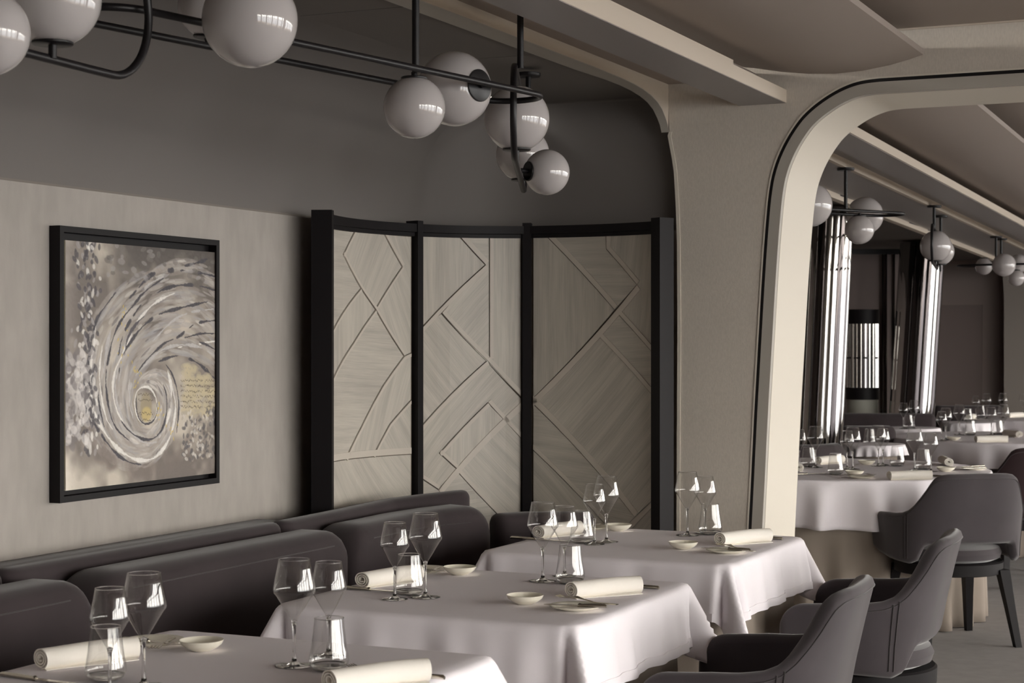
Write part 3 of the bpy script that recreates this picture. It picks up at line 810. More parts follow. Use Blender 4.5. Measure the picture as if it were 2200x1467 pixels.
def skirt_sq(cx, cy, hw, z, seed):
    r = random.Random(seed); N = 240; rings = []
    per = []
    for i in range(N):
        a = 2*PI*i/N; c, s_ = math.cos(a), math.sin(a); p = 7.0
        rr = hw/((abs(c)**p+abs(s_)**p)**(1/p)); per.append((rr*c, rr*s_, a))
    for t in np.linspace(0, 1, 8):
        ring = []
        for x, y, a in per:
            f = 1+t*(.035*math.sin(a*16+seed)+.02*math.sin(a*27+1.3*seed)+.05)
            ring.append((cx+x*f, cy+y*f, z-t*(z-.004)))
        rings.append(ring)
    return MB().loft(rings, caps=False)
TB = [(-1.975, 2.935, 'nearest square table'), (-1.965, 4.175, 'middle square table'), (-1.985, 5.415, 'farthest square table by the archway')]
for i, (cx, cy, nm) in enumerate(TB):
    t = thing('dining_table', nm+', beige underskirt showing below its white cloth', 'table', (cx, cy, 0), 0, 'square dining tables along the banquette')
    hw = .395
    obj('tabletop', MB().box((cx-hw, cy-hw, .715), (cx+hw, cy+hw, .744), .004), 'blackwood', t)
    solid(obj('skirt', skirt_sq(cx, cy, hw+.012, .713, 3.1+i), 'skirt', t, ang=3), .002)
    for sx_ in (-1, 1):
        for sy_ in (-1, 1):
            obj('leg', MB().box((cx+sx_*.33-.025, cy+sy_*.33-.025, 0), (cx+sx_*.33+.025, cy+sy_*.33+.025, .715)), 'blackwood', t)
    o = obj('tablecloth', sq_cloth(cx, cy, .405, .178, .7475, 5+i), 'cloth', ang=3)
    tag(o, 'white linen cloth draped over the '+nm, 'tablecloth', 'white cloths on the square tables'); solid(o); hem(o, 97, True)
def round_cloth(cx, cy, R, z, drop, seed, nf=13, amp=.05):
    r = random.Random(seed); N = 300; rings = []; ph = [r.uniform(0, 6) for _ in range(4)]
    vs = []; prof = [(0, 0)]+[(k/8, 0) for k in range(1, 8)]+[(.985, 0), (.997, .002), (1, .008)]
    for u, dz in prof:
        if u == 0: continue
        rings.append([(cx+R*u*math.cos(2*PI*i/N), cy+R*u*math.sin(2*PI*i/N), z-dz) for i in range(N)])
    for t in np.linspace(.05, 1, 12):
        ring = []
        for i in range(N):
            a = 2*PI*i/N
            w_ = math.sin(nf*a+ph[0]+1.3*math.sin(3*a+ph[1])); w_ = w_*(.75+.25*math.sin(5*a+ph[3]))
            f = R+amp*t**.7*(w_+.3)+.012*t*math.sin(nf*2.3*a+ph[2])
            ring.append((cx+f*math.cos(a), cy+f*math.sin(a), z-.008-drop*t*(1+.05*math.sin(2*a+ph[3]))))
        rings.append(ring)
    m = MB(); m.loft(rings, caps=False); m.f.append(tuple(range(N))); return m
def round_skirt(cx, cy, R, z, seed, nf=15, amp=.06):
    r = random.Random(seed); N = 320; rings = []; ph = [r.uniform(0, 6) for _ in range(4)]
    for t in np.linspace(0, 1, 12):
        ring = []
        for i in range(N):
            a = 2*PI*i/N; w_ = math.sin(nf*a+ph[0]+1.1*math.sin(2*a+ph[1]))
            f = R+amp*max(0, (t-.3)/.7)**.6*(w_+.2)-.015*t; ring.append((cx+f*math.cos(a), cy+f*math.sin(a), z-(z-.004)*t))
        rings.append(ring)
    return MB().loft(rings, caps=False)
def round_table(name, nm, c, R, drop, seed, nf, amp, under=True, group='round tables beyond the archway', z=.7475):
    cx, cy = c
    t = thing(name, nm+' with a floor-length underskirt', 'table', (cx, cy, 0), 0, group)
    obj('tabletop', MB().lathe([(0, z-.035), (R-.012, z-.035), (R-.008, z-.02), (R-.010, z-.004), (0, z-.004)], 64, (cx, cy, 0)), 'blackwood', t)
    solid(obj('skirt', round_skirt(cx, cy, R-.05, z-.036, seed+1, nf+9, amp*.75), 'skirt', t, ang=3), .002)
    obj('pedestal', MB().lathe([(0, 0), (R*.4, 0), (R*.4, .02), (.05, .05), (.05, z-.036), (0, z-.036)], 24, (cx, cy, 0)), 'blackwood', t)
    o = obj('tablecloth', round_cloth(cx, cy, R, z, drop, seed, nf, amp), 'cloth', ang=3)
    tag(o, 'white cloth on the '+nm, 'tablecloth', 'white cloths on the round tables'); solid(o)
pA = Vector((-2.33, 9.03)); 
round_table('dining_table', 'large round table just beyond the archway', pA, .845, .222, 11, 19, .050)
pB = onZ(2165, 938, .75); round_table('dining_table', 'second large round table beyond the archway', (pB.x, pB.y), .82, .26, 12, 15, .045)
pC = onZ(2262, 897, .75); round_table('dining_table', 'farthest round table at the back of the far room', (pC.x, pC.y), .75, .24, 13, 14, .045)
pD = onZ(1876, 957, .75); round_table('side_table', 'small round pale table by the curved banquette', (pD.x, pD.y), .20, .06, 14, 9, .010, group='small round tables by the far banquettes', z=.76)
pE = onZ(1952, 918, .75); round_table('side_table', 'small round table in front of the second mirrored column', (pE.x, pE.y), .24, .20, 15, 9, .020, group='small round tables by the far banquettes')
pF = onZ(2080, 906, .75); round_table('side_table', 'small round table between the two far round tables', (pF.x, pF.y), .22, .20, 16, 9, .020, group='small round tables by the far banquettes')

# ================================================================== CHAIRS
def interp(x, xs, ys): return float(np.interp(x, xs, ys))
TA = [0, 20, 28, 34, 38, 42, 48, 55, 62, 70, 82, 100, 170]
TZ = [.808, .806, .800, .786, .762, .732, .695, .658, .634, .621, .614, .610, .600]
def chair_shell():
    half = [(a, .285*math.sin(math.radians(a))**.65, -.225*max(0, math.cos(math.radians(a)))**.65) for a in [0, .3, .8, 1.5, 2.4, 3.5, 5, 7, 9]+list(np.linspace(11, 80, 36))+[82, 84, 86, 87.5, 88.5, 89.3, 90]]
    half += [(90+80*t, .285-.006*t, .188*t) for t in list(np.linspace(.06, .8, 12))+[.86, .91, .95, .975, .99, 1.0]]
    full = [(-a, -x, y) for a, x, y in half[:0:-1]]+half
    rings = []
    for i, (a, x, y) in enumerate(full):
        A = abs(a)
        p0 = Vector(full[max(i-1, 0)][1:]); p1 = Vector(full[min(i+1, len(full)-1)][1:]); t = (p1-p0).normalized(); n = Vector((t.y, -t.x))
        zt = interp(A, TA, TZ)
        zb = interp(A, [0, 34, 40, 44, 49, 60, 110, 170], [.478, .476, .465, .435, .40, .385, .40, .42])
        d = max(0, .188-y) if A > 90 else 1
        R = .075
        if d < R:
            f = R-R*math.sqrt(max(0, 1-(1-d/R)**2)); zt -= f; zb += f*.35
        th = .024 if d > .02 else max(.006, .024*math.sqrt(max(0, 1-(1-d/.02)**2)))
        h = zt-zb
        r = min(th, h/2*.9)
        cosA = math.cos(math.radians(min(A, 90)))
        def lean(z): return .080*max(0, (z-.43)/.375)**1.25*cosA**1.2
        def flare(z): return .018*max(0, (z-.42)/.2)*(1-cosA)
        prof = []
        for q in (0, .35, .7, 1.0): prof.append((th, zb+r+(h-2*r)*q))
        for q in np.linspace(.3, PI-.3, 6): prof.append((th*math.cos(q), zt-r+r*math.sin(q)))
        for q in (1.0, .7, .35, 0): prof.append((-th, zb+r+(h-2*r)*q))
        for q in np.linspace(.4, PI-.4, 4): prof.append((-th*math.cos(q), zb+r-r*math.sin(q)))
        ring = []
        for w_, z in prof:
            p = Vector((x, y))+n*(w_+flare(z)); ring.append((p.x, p.y-lean(z), z))
        rings.append(ring)
    return MB().loft(rings), full, rings
def make_chair(label, rz, loc, fabric='chair'):
    t = thing('armchair', label, 'chair', loc, rz, 'upholstered dining armchairs')
    m, full, rings = chair_shell()
    sh = obj('shell', m, fabric, t, world=False, ang=1.2)
    for s_ in (-1, 1):                              # double seams where the arms meet the back, and the stitch line under the rim
        for A in (60, 65):
            i = min(range(len(full)), key=lambda k: abs(full[k][0]-s_*A)); rg = rings[i]
            obj('seam', MB().tube([(p[0]*1.004, p[1]*1.004, p[2]) for p in rg[0:5]], .0022, 6), 'piping', sh, world=False)
    idx = [i for i in range(len(full)) if abs(full[i][0]) < 88]
    pts = [Vector(rings[i][4])*.5+Vector(rings[i][3])*.5 for i in idx]
    pts = [Vector(rings[i][4])+Vector((0, 0, -.006)) for i in idx]
    obj('seam', MB().tube([(p.x*1.003, p.y-.0006, p.z) for p in pts], .0018, 6), 'piping', sh, world=False)
    obj('seat', MB().lathe([(0, .385), (.20, .385), (.235, .40), (.243, .425), (.232, .448), (.19, .460), (.1, .464), (0, .465)], 48), fabric, t, world=False)
    obj('seat_frame', MB().lathe([(0, .325), (.235, .325), (.250, .330), (.252, .380), (.245, .386), (0, .386)], 48), 'blackwood', t, world=False, ang=.5)
    for sx_ in (-1, 1):
        for sy_ in (-1, 1):
            top = Vector((sx_*.185, sy_*.175, .35)); bot = Vector((sx_*.225, sy_*.243, 0)); rings_ = []
            for p, w_ in ((bot, .015), (bot.lerp(top, .5), .019), (top, .025)):
                rings_.append([(p.x-w_, p.y-w_, p.z), (p.x+w_, p.y-w_, p.z), (p.x+w_, p.y+w_, p.z), (p.x-w_, p.y+w_, p.z)])
            obj('leg', MB().loft(rings_), 'blackwood', t, world=False, smooth=False)
    return t
def face(dx, dy): return math.atan2(-dx, dy)      # turns local +Y towards (dx, dy)
def place(src, label, x, y, rz, fabric=None):
    c = dup(src, (x, y, 0), rz, label)
    if fabric:
        for ch in c.children:
            if ch.name.startswith(('shell', 'seat')) and not ch.name.startswith('seat_frame'):
                ch.data = ch.data.copy(); ch.data.materials.clear(); ch.data.materials.append(M[fabric])
    return c
ch0 = make_chair('grey velvet armchair at the middle square table, nearest in view, seen from its side', face(-1, -.06), (-1.335, 4.335, 0))
place(ch0, 'grey velvet armchair at the farthest square table, its back rising beyond the nearest chair', -1.335, 5.57, face(-1, -.08))
place(ch0, 'grey velvet armchair with its back to us and black legs, at the large round table', -1.575, 8.40, face(-.60, .80))
q = atD(2190, 980, 10.3); place(ch0, 'dark aubergine armchair behind the grey one, between the two round tables', q.x, q.y, face(-.62, .8), 'chair_dark')
q = atD(2238, 950, 11.1); place(ch0, 'dark armchair beside the second large round table, at the edge of the frame', q.x, q.y, face(-.62, .8), 'chair_dark')

# ================================================================== GLOBE LAMPS
def globe(lamp, c, r, capdir=None, to=None):
    c = Vector(c)
    if capdir is None:
        g_ = obj('glass_globe', MB().lathe([(r*math.sin(a), r*math.cos(a)) for a in np.linspace(0, PI, 33)], 48, c), 'opal', lamp, ang=3); return g_
    d = Vector(capdir).normalized(); Q = d.to_track_quat('Z', 'Y').to_matrix()
    amax = math.asin(.42)
    pr = [(r*math.sin(a), r*math.cos(a)) for a in np.linspace(amax, PI, 32)]
    g_ = obj('glass_globe', MB().lathe(pr, 48, c, Q), 'opal', lamp, ang=3)
    h = r*math.cos(amax)
    cap = MB().lathe([(0, h-.002), (r*.40, h-.002), (r*.43, h+.001), (r*.43, h+.004), (r*.40, h+.006), (0, h+.006)], 36, c, Q)
    k = obj('cap', cap, 'black', g_)
    if to is not None:
        obj('stem', MB().tube([c+d*(h+.003), Vector(to)], .008, 12), 'black', g_)
    return g_
def track(c, dirv, up, half, rad, n=22):
    c = Vector(c); d = Vector(dirv).normalized(); u = Vector(up).normalized(); P = []
    hl = half-rad
    for k in range(n+1):
        a = -PI/2+PI*k/n; P.append(c+d*(hl+rad*math.cos(a))+u*(rad*math.sin(a)))
    for k in range(1, 12): P.append(c+d*(hl-2*hl*k/12)+u*rad)
    for k in range(n+1):
        a = PI/2+PI*k/n; P.append(c+d*(-hl+rad*math.cos(a))+u*(rad*math.sin(a)))
    for k in range(1, 12): P.append(c+d*(-hl+2*hl*k/12)-u*rad)
    return P
TR = .0085
def rod(lamp, x, y, z0, z1, r=.0095, canopy=True):
    obj('rod', MB().tube([(x, y, z0), (x, y, z1-.002)], r, 14), 'black', lamp)
    if canopy: obj('canopy', MB().lathe([(0, z1-.014), (.040, z1-.014), (.043, z1-.010), (.043, z1-.001), (0, z1-.001)], 32, (x, y, 0)), 'black', lamp)
SEAM = .0
# horizontal lamp overhead
L1 = thing('globe_chandelier', 'black horizontal loop chandelier with white glass globes, nearest overhead', 'chandelier', (-2.19, 3.77, 2.386), 0, 'black loop chandeliers with white globes')
dv_ = Vector((.17, 1, 0)).normalized(); nv = Vector((-dv_.y, dv_.x, 0))
cN = Vector((-2.185, 3.745, 2.09))
obj('loop', MB().tube(track(cN, dv_, nv, .83, .10), TR, 14, closed=True), 'black', L1, ang=3)
p = atD(893, 155, 4.475); rod(L1, p.x, p.y, 2.09, 2.386)
p2 = cN-nv*.10+dv_*(-.45); rod(L1, p2.x, p2.y, 2.09, 2.386)
g = atD(890, 231, 4.47); globe(L1, g, .079, (0, 0, 1), (g.x, g.y, 2.088))
g = atD(976, 191, 4.78); rt = Vector((CY, SY, 0)); bk = Vector((SY, -CY, 0)); dcap = rt*.72+bk*.66; globe(L1, g, .1015, dcap, g+dcap.normalized()*.108)
g = atD(537, 43, 3.70); globe(L1, g, .1005, -bk*.9+Vector((0, 0, -.2)), g-bk*.14)
g = atD(452, 14, 4.12); globe(L1, g, .077, Vector((0, 0, -1))-rt*.1, g+Vector((0, 0, -.1)))
# upright lamp at the left edge of the frame
L2 = thing('globe_chandelier', 'black upright loop chandelier with white globes at the left edge overhead', 'chandelier', (-2.16, 2.3, 2.386), 0, 'black loop chandeliers with white globes')
c2_ = Vector((-2.135, 2.36, 2.067))
obj('loop', MB().tube(track(c2_, (-.075, 1, 0), (0, 0, 1), .62, .135), TR, 14, closed=True), 'black', L2, ang=3)
rod(L2, -2.13, 2.30, 2.20, 2.386); rod(L2, -2.10, 1.95, 2.20, 2.386)
g = atD(113, -4, 3.29); globe(L2, g, .090, (0, 0, -1), (g.x, g.y, 1.932))
g = atD(-30, 70, 3.02); globe(L2, g, .0745, -bk, g-bk*.13)
# upright lamp seen end-on
L3 = thing('globe_chandelier', 'black upright loop chandelier seen end-on with three white globes', 'chandelier', (-2.3, 5.1, 2.386), 0, 'black loop chandeliers with white globes')
a_ = atD(1103, 230, 4.95); b_ = atD(1127, 300, 6.28)
dd = Vector((b_.x-a_.x, b_.y-a_.y, 0)); cen = Vector(((a_.x+b_.x)/2, (a_.y+b_.y)/2, 2.066))
obj('loop', MB().tube(track(cen, dd, (0, 0, 1), dd.length/2, .132), TR*1.15, 14, closed=True), 'black', L3, ang=3)
p = atD(1118, 100, 5.06); rod(L3, p.x, p.y, 2.19, 2.386)
p = atD(1135, 157, 6.09); rod(L3, p.x, p.y, 2.15, 2.335)
g = atD(1110, 255, 5.2); globe(L3, g, .0975, (0, 0, -1), (g.x, g.y, 1.938))
g = atD(1123, 332, 5.95); globe(L3, g, .0915, (0, 0, -1), (g.x, g.y, 1.938))
g = atD(1175, 370, 5.72); w_ = atD(1118, 366, 5.66); globe(L3, g, .0745, w_-g+bk*-.012, w_)
# far room lamps
def ceilz(y): return 2.307-SL*(y-fy0)
L4 = thing('globe_chandelier', 'horizontal black loop lamp with three globes just beyond the archway', 'chandelier', (-2.3, 8.6, 2.26), 0, 'globe lamps in the far room')
e1 = atD(1948, 460, 8.70); e0 = atD(1600, 452, 8.15); dd = Vector((e1.x-e0.x, e1.y-e0.y, 0)); nn = Vector((-dd.y, dd.x, 0)).normalized()
cen = Vector((e1.x, e1.y, 0))-dd.normalized()*.6+nn*.06; cen.z = 2.037
obj('loop', MB().tube(track(cen, dd, nn, .6, .10), TR*.9, 10, closed=True), 'black', L4, ang=3)
p = atD(1817, 362, 8.72); rod(L4, p.x, p.y, 2.037, ceilz(p.y), .009)
g = atD(1741, 440, 8.0); globe(L4, g, .0995, -bk, g-bk*.14)
g = atD(1858, 463, 9.0); globe(L4, g, .095, -bk, g-bk*.12)
g = atD(1846.5, 493, 8.62); globe(L4, g, .0715, (0, 0, 1), (g.x, g.y, 2.037))
L5 = thing('globe_chandelier', 'upright black loop lamp with two globes, second beyond the archway', 'chandelier', (-2.4, 10.4, 2.2), 0, 'globe lamps in the far room')
a_ = atD(2002, 520, 10.0); b_ = atD(2014, 520, 11.1); dd = Vector((b_.x-a_.x, b_.y-a_.y, 0)); cen = (a_+b_)/2; cen.z = 1.972
obj('loop', MB().tube(track(cen, dd, (0, 0, 1), dd.length/2, .107), TR, 10, closed=True), 'black', L5, ang=3)
p = atD(2007, 447, 10.55); rod(L5, p.x, p.y, 2.077, ceilz(p.y), .009)
p = atD(2021, 461, 11.2); rod(L5, p.x, p.y, 2.05, ceilz(p.y), .009)
g = atD(2010, 529, 10.5); globe(L5, g, .093, (0, 0, -1), (g.x, g.y, 1.868))
g = atD(2020, 540, 11.5); globe(L5, g, .091, (0, 0, -1), (g.x, g.y, 1.868))
L6 = thing('globe_chandelier', 'horizontal black loop lamp with four small-looking globes, farthest of the lamps', 'chandelier', (-2.2, 12.6, 2.2), 0, 'globe lamps in the far room')
e0 = atD(2058, 568, 12.9); e1 = atD(2230, 574, 12.6); dd = Vector((e1.x-e0.x, e1.y-e0.y, 0)); nn = Vector((-dd.y, dd.x, 0)).normalized(); cen = (e0+e1)/2; cen.z = 1.965
obj('loop', MB().tube(track(cen, dd, nn, dd.length/2, .10), TR*.9, 10, closed=True), 'black', L6, ang=3)
for px_, D_ in ((2140, 12.75), (2151, 12.95)):
    p = atD(px_, 508, D_); rod(L6, p.x, p.y, 1.965, ceilz(p.y), .009)
for px_, py_, r_, D_, cd in ((2114, 572, .062, 12.8, (0, 0, 1)), (2157, 569, .082, 12.45, nn), (2188, 566, .068, 12.8, nn), (2184, 597, .058, 12.6, (0, 0, 1))):
    g = atD(px_, py_, D_); globe(L6, g, r_, cd, g+Vector(cd).normalized()*r_*1.05)

# ================================================================== TABLEWARE
def glass_proto(h, rw, name, lab):
    t = thing(name, lab, 'glass')
    k = h/.215
    out = [(.0045, .086), (.006, .092), (.010, .099), (.0165, .110), (.027, .129), (.0345, .142), (.0396, .149), (.0402, .153), (.0396, .160), (.0365, .178), (.0325, .197), (.0292, .215)]
    out = [(r*rw, z*k) for r, z in out]
    inn = [(max(r-.0008, .0001), z) for r, z in out[1:]]
    bowl = MB().lathe([(0.0001, out[0][1])]+out+[(out[-1][0]-.0008, out[-1][1]+.0003)], 40)
    bowl.f = [f for f in bowl.f if len(f) == 4]
    obj('bowl', bowl, 'glass', t, world=False, ang=3)
    obj('rim', MB().tube([(out[-1][0]*math.cos(2*PI*i/40), out[-1][0]*math.sin(2*PI*i/40), out[-1][1]) for i in range(40)], .00075, 6, closed=True), 'glass_solid', t, world=False, ang=3)
    st = [(.0001, .0004), (.036*rw, .0006), (.0365*rw, .0014), (.030*rw, .0028), (.012, .0052), (.0062, .009), (.0042, .016), (.0034, .03), (.0032, .06), (.0036, .078), (.0052, .088), (.006, .0915), (.0001, .095)]
    obj('stem_and_foot', MB().lathe([(r, z*k) for r, z in st], 28), 'glass_solid', t, world=False, ang=3)
    return t
def tumbler_proto():
    t = thing('tumbler', 'x', 'glass')
    o_ = [(.0245, .0006), (.031, .003), (.0372, .010), (.0400, .019), (.0395, .028), (.0372, .038), (.0345, .055), (.0315, .080), (.0290, .104)]
    b = MB().lathe([(.0001, .0006)]+o_, 40); b.f = [f for f in b.f if len(f) == 4]
    w_ = obj('wall', b, 'glass', t, world=False, ang=3)
    obj('rim', MB().tube([(.029*math.cos(2*PI*i/40), .029*math.sin(2*PI*i/40), .104) for i in range(40)], .0009, 6, closed=True), 'glass_solid', t, world=False, ang=3)
    base = MB().lathe([(.0001, .0012), (.024, .0014), (.033, .0055), (.0368, .012), (.033, .0105), (.02, .0085), (.0001, .008)], 36)
    obj('base', base, 'glass_solid', t, world=False, ang=3)
    return t
def bowl_proto(lab):
    t_out = [(.0001, .0), (.020, .0), (.0225, .0012), (.034, .007), (.043, .0145), (.0470, .0225)]
    t_in = [(.0462, .0232), (.0448, .0222), (.0405, .0150), (.032, .0090), (.020, .0050), (.0001, .0042)]
    o = obj('dish', MB().lathe(t_out+t_in, 48), 'porcelain', None, ang=1.2); return tag(o, lab, 'dish')
def plate_proto(lab):
    pr = [(.0001, .0), (.038, .0), (.042, .0015), (.058, .006), (.0655, .0095), (.0662, .0108), (.065, .0115), (.056, .0085), (.043, .0048), (.038, .0036), (.0001, .0034)]
    o = obj('bread_plate', MB().lathe(pr, 56), 'porcelain', None, ang=1.2); return tag(o, lab, 'plate')
def knife_proto(lab, L=.215):
    t = thing('knife', lab, 'cutlery')
    hl = L*.43; hd = [(0, .0045, .0035), (.004, .0058, .0048), (hl*.5, .0062, .0048), (hl-.006, .0050, .0042), (hl, .0060, .0050), (hl+.004, .0042, .0038)]
    rings = []
    for x, w_, h_ in hd: rings.append([(x, w_*math.cos(2*PI*i/12), h_+h_*math.sin(2*PI*i/12)) for i in range(12)])
    obj('handle', MB().loft(rings), 'steel', t, world=False, ang=.8)
    bl = [(hl+.003, -.0035), (hl+.02, -.0075), (L*.8, -.0085), (L-.012, -.0065), (L, .002), (L-.02, .0055), (hl+.003, .0048)]
    obj('blade', MB().prism(bl, 'z', .0032, .0048), 'steel', t, world=False, smooth=False)
    return t
def fork_proto(lab, L=.175):
    t = thing('fork', lab, 'cutlery')
    n = 14; rings = []
    for i in range(n+1):
        s = i/n; x = s*L*.70; w_ = .0062-.0040*min(1, s*1.5) if s < .8 else .0022+.0085*(s-.8)/.2
        z = .003+.010*max(0, s-.55)*2; rings.append([(x, -w_, z), (x, w_, z), (x, w_, z+.002), (x, -w_, z+.002)])
    obj('handle', MB().loft(rings), 'steel', t, world=False, smooth=False)
    x0 = L*.70; m = MB()
    m.loft([[(x0, -.0107, .012), (x0, .0107, .012), (x0, .0107, .014), (x0, -.0107, .014)], [(x0+.02, -.0115, .0095), (x0+.02, .0115, .0095), (x0+.02, .0115, .0115), (x0+.02, -.0115, .0115)]])
    for k in range(4):
        y = -.0096+k*.0064
        m.loft([[(x0+.0195, y-.0018, .0095), (x0+.0195, y+.0018, .0095), (x0+.0195, y+.0018, .0115), (x0+.0195, y-.0018, .0115)],
                [(x0+.04, y-.0014, .009), (x0+.04, y+.0014, .009), (x0+.04, y+.0014, .0105), (x0+.04, y-.0014, .0105)],
                [(L, y-.0006, .013), (L, y+.0006, .013), (L, y+.0006, .014), (L, y-.0006, .014)]])
    obj('tines', m, 'steel', t, world=False, smooth=False)
    return t
def napkin_proto(lab, L=.215, seed=1):
    r = random.Random(seed); N = 96; turns = 3.1; th = .0030; prof_o, prof_i = [], []
    for i in range(N+1):
        a = i/N*turns*2*PI; rad = .0045+.0192*(i/N)**.9
        prof_o.append((rad+th/2, a)); prof_i.append((max(.001, rad-th/2), a))
    a0 = -turns*2*PI-PI*.55
    pts = [(rr*math.cos(a+a0)*1.08, rr*math.sin(a+a0)*.92) for rr, a in prof_o]+[(rr*math.cos(a+a0)*1.08, rr*math.sin(a+a0)*.92) for rr, a in prof_i[::-1]]
    zmin = min(p[1] for p in pts); rings = []
    for x in np.linspace(-L/2, L/2, 11):
        u = x/L*2; s = 1+.03*math.sin(u*2.3+seed); bx = .006*math.sin(u*1.6+seed*.7)
        rings.append([(x+(.004*p[0]/.02)*(1 if u > 0 else -1)*(abs(u) > .95), p[0]*s+bx, (p[1]-zmin)*s) for p in pts])
    o = obj('napkin', MB().loft(rings), 'napkin', None, ang=.9)
    # loose outer flap that lies on the table
    f = MB(); fl = []
    for x in np.linspace(-L/2+.004, L/2-.012, 6):
        fl.append([(x, -.012, .0005), (x, -.028-.003*math.sin(x*30), .0005), (x, -.028-.003*math.sin(x*30), .0022), (x, -.014, .0045)])
    obj('fold', f.loft(fl), 'napkin', o, world=False, ang=.6)
    return tag(o, lab, 'napkin')
ZT = .7478
def rot_to(p, q): return math.atan2(q.y-p.y, q.x-p.x)
used = {}
PROTO = {}
MK = {'big': lambda: glass_proto(.215, 1.07, 'wine_glass', 'x'), 'small': lambda: glass_proto(.195, .93, 'wine_glass', 'x'), 'tumbler': tumbler_proto,
      'dish': lambda: bowl_proto('x'), 'plate': lambda: plate_proto('x'), 'knife': lambda: knife_proto('x'), 'fork': lambda: fork_proto('x'), 'butter': lambda: knife_proto('x', .155), 'napkin': lambda: napkin_proto('x')}
GRP = {'big': 'wine glasses', 'small': 'wine glasses', 'tumbler': 'water tumblers', 'dish': 'small cream dishes', 'plate': 'bread plates', 'knife': 'silver cutlery', 'fork': 'silver cutlery', 'butter': 'silver cutlery', 'napkin': 'rolled white napkins'}
def put(kind, label, p, rz=0, z=ZT, grp=''):
    loc = (p.x, p.y, z)
    if kind not in PROTO:
        o = MK[kind](); o.location = loc; o.rotation_euler = (0, 0, rz); o['label'] = label; PROTO[kind] = o
    else: o = dup(PROTO[kind], loc, rz, label)
    o['group'] = GRP[kind]+grp
    return o
def line(kind, label, pa_, pb_, at=0.0, z=ZT, grp=''):
    """lay a long thing from pixel pa_ towards pixel pb_; its origin at pa_ (cutlery) or halfway (napkin)"""
    a = onZ(*pa_, z); b = onZ(*pb_, z); rz = rot_to(a, b)
    p = a.lerp(b, at); return put(kind, label, p, rz, z, grp)
def T(px, py, z=ZT): return onZ(px, py, z)
N1, N2, N3 = 'nearest square table', 'middle square table', 'farthest square table'
bs, cs = 'banquette side', 'chair side'
# base centres of every piece, measured on the table tops
put('big', 'large wine glass, right of the pair on the banquette side of the '+N1, T(309, 1474))
put('small', 'small wine glass, left of the pair on the banquette side of the '+N1, T(236, 1488))
put('tumbler', 'tumbler behind the small wine glass, banquette side of the '+N1, T(227, 1461))
put('dish', 'small cream dish on the banquette side of the '+N1, T(433, 1397))
put('plate', 'bread plate with crossed cutlery, banquette side of the '+N1, T(330, 1384))
line('napkin', 'rolled white napkin behind the wine glasses, banquette side of the '+N1, (68, 1440), (312, 1411), .5)
line('knife', 'silver knife in front of the napkin, banquette side of the '+N1, (2, 1452), (165, 1474))
line('butter', 'butter knife lying across the bread plate, banquette side of the '+N1, (264, 1376), (388, 1388), z=ZT+.011)
line('fork', 'fork crossing the bread plate, banquette side of the '+N1, (372, 1374), (330, 1402), z=ZT+.010)
put('big', 'large wine glass, left of the pair on the chair side of the '+N1, T(632, 1430))
put('small', 'small wine glass, right of the pair on the chair side of the '+N1, T(706, 1408))
put('tumbler', 'tumbler standing alone on the chair side of the '+N1, T(707, 1439))
line('napkin', 'rolled white napkin at the near edge of the '+N1+', chair side', (700, 1487), (925, 1462), .5)
line('knife', 'knife handle showing from behind the napkin, chair side of the '+N1, (955, 1460), (790, 1447))
line('fork', 'fork tip beside the napkin, chair side of the '+N1, (900, 1462), (764, 1443))
put('small', 'small wine glass, left of the pair on the banquette side of the '+N2, T(848, 1287))
put('big', 'large wine glass, right of the pair on the banquette side of the '+N2, T(914, 1283))
put('tumbler', 'tumbler between the wine glasses, banquette side of the '+N2, T(879, 1277))
put('dish', 'small cream dish on the banquette side of the '+N2, T(988, 1234))
put('plate', 'bread plate behind the large wine glass, banquette side of the '+N2, T(912, 1228))
line('napkin', 'rolled white napkin behind the wine glasses, banquette side of the '+N2, (752, 1266), (924, 1244), .5)
line('knife', 'silver knife in front of the napkin, banquette side of the '+N2, (730, 1264), (842, 1273))
line('butter', 'butter knife lying across the bread plate, banquette side of the '+N2, (862, 1221), (950, 1229), z=ZT+.011)
line('fork', 'fork on the bread plate, banquette side of the '+N2, (944, 1221), (910, 1238), z=ZT+.010)
put('big', 'large wine glass, left of the pair on the chair side of the '+N2, T(1166, 1248))
put('small', 'small wine glass, right of the pair on the chair side of the '+N2, T(1213, 1237))
put('tumbler', 'tumbler behind the napkin, chair side of the '+N2, T(1225, 1253))
put('dish', 'small cream dish on the chair side of the '+N2, T(1128, 1297))
put('plate', 'bread plate at the edge, chair side of the '+N2, T(1238, 1309))
line('napkin', 'rolled white napkin on the chair side of the '+N2, (1212, 1286), (1388, 1272), .5)
line('knife', 'knife handle sticking out beyond the napkin, chair side of the '+N2, (1416, 1266), (1262, 1254))
line('butter', 'butter knife resting across the bread plate, chair side of the '+N2, (1303, 1306), (1168, 1301), z=ZT+.0115)
line('fork', 'fork propped on the bread plate rim, chair side of the '+N2, (1326, 1302), (1178, 1287), z=ZT+.009)
put('small', 'small wine glass, left of the pair on the banquette side of the '+N3, T(1277, 1169))
put('big', 'large wine glass, right of the pair on the banquette side of the '+N3, T(1303, 1164))
put('tumbler', 'tumbler left of the wine glasses, banquette side of the '+N3, T(1250, 1166))
put('dish', 'small cream dish on the banquette side of the '+N3, T(1328, 1140))
put('plate', 'bread plate behind the wine glasses, banquette side of the '+N3, T(1270, 1137))
line('napkin', 'rolled white napkin behind the glasses, banquette side of the '+N3, (1138, 1158), (1262, 1144), .5)
line('knife', 'silver knife in front of the napkin, banquette side of the '+N3, (1097, 1157), (1192, 1163))
line('fork', 'fork tip showing above the dish, banquette side of the '+N3, (1240, 1140), (1296, 1129), z=ZT+.010)
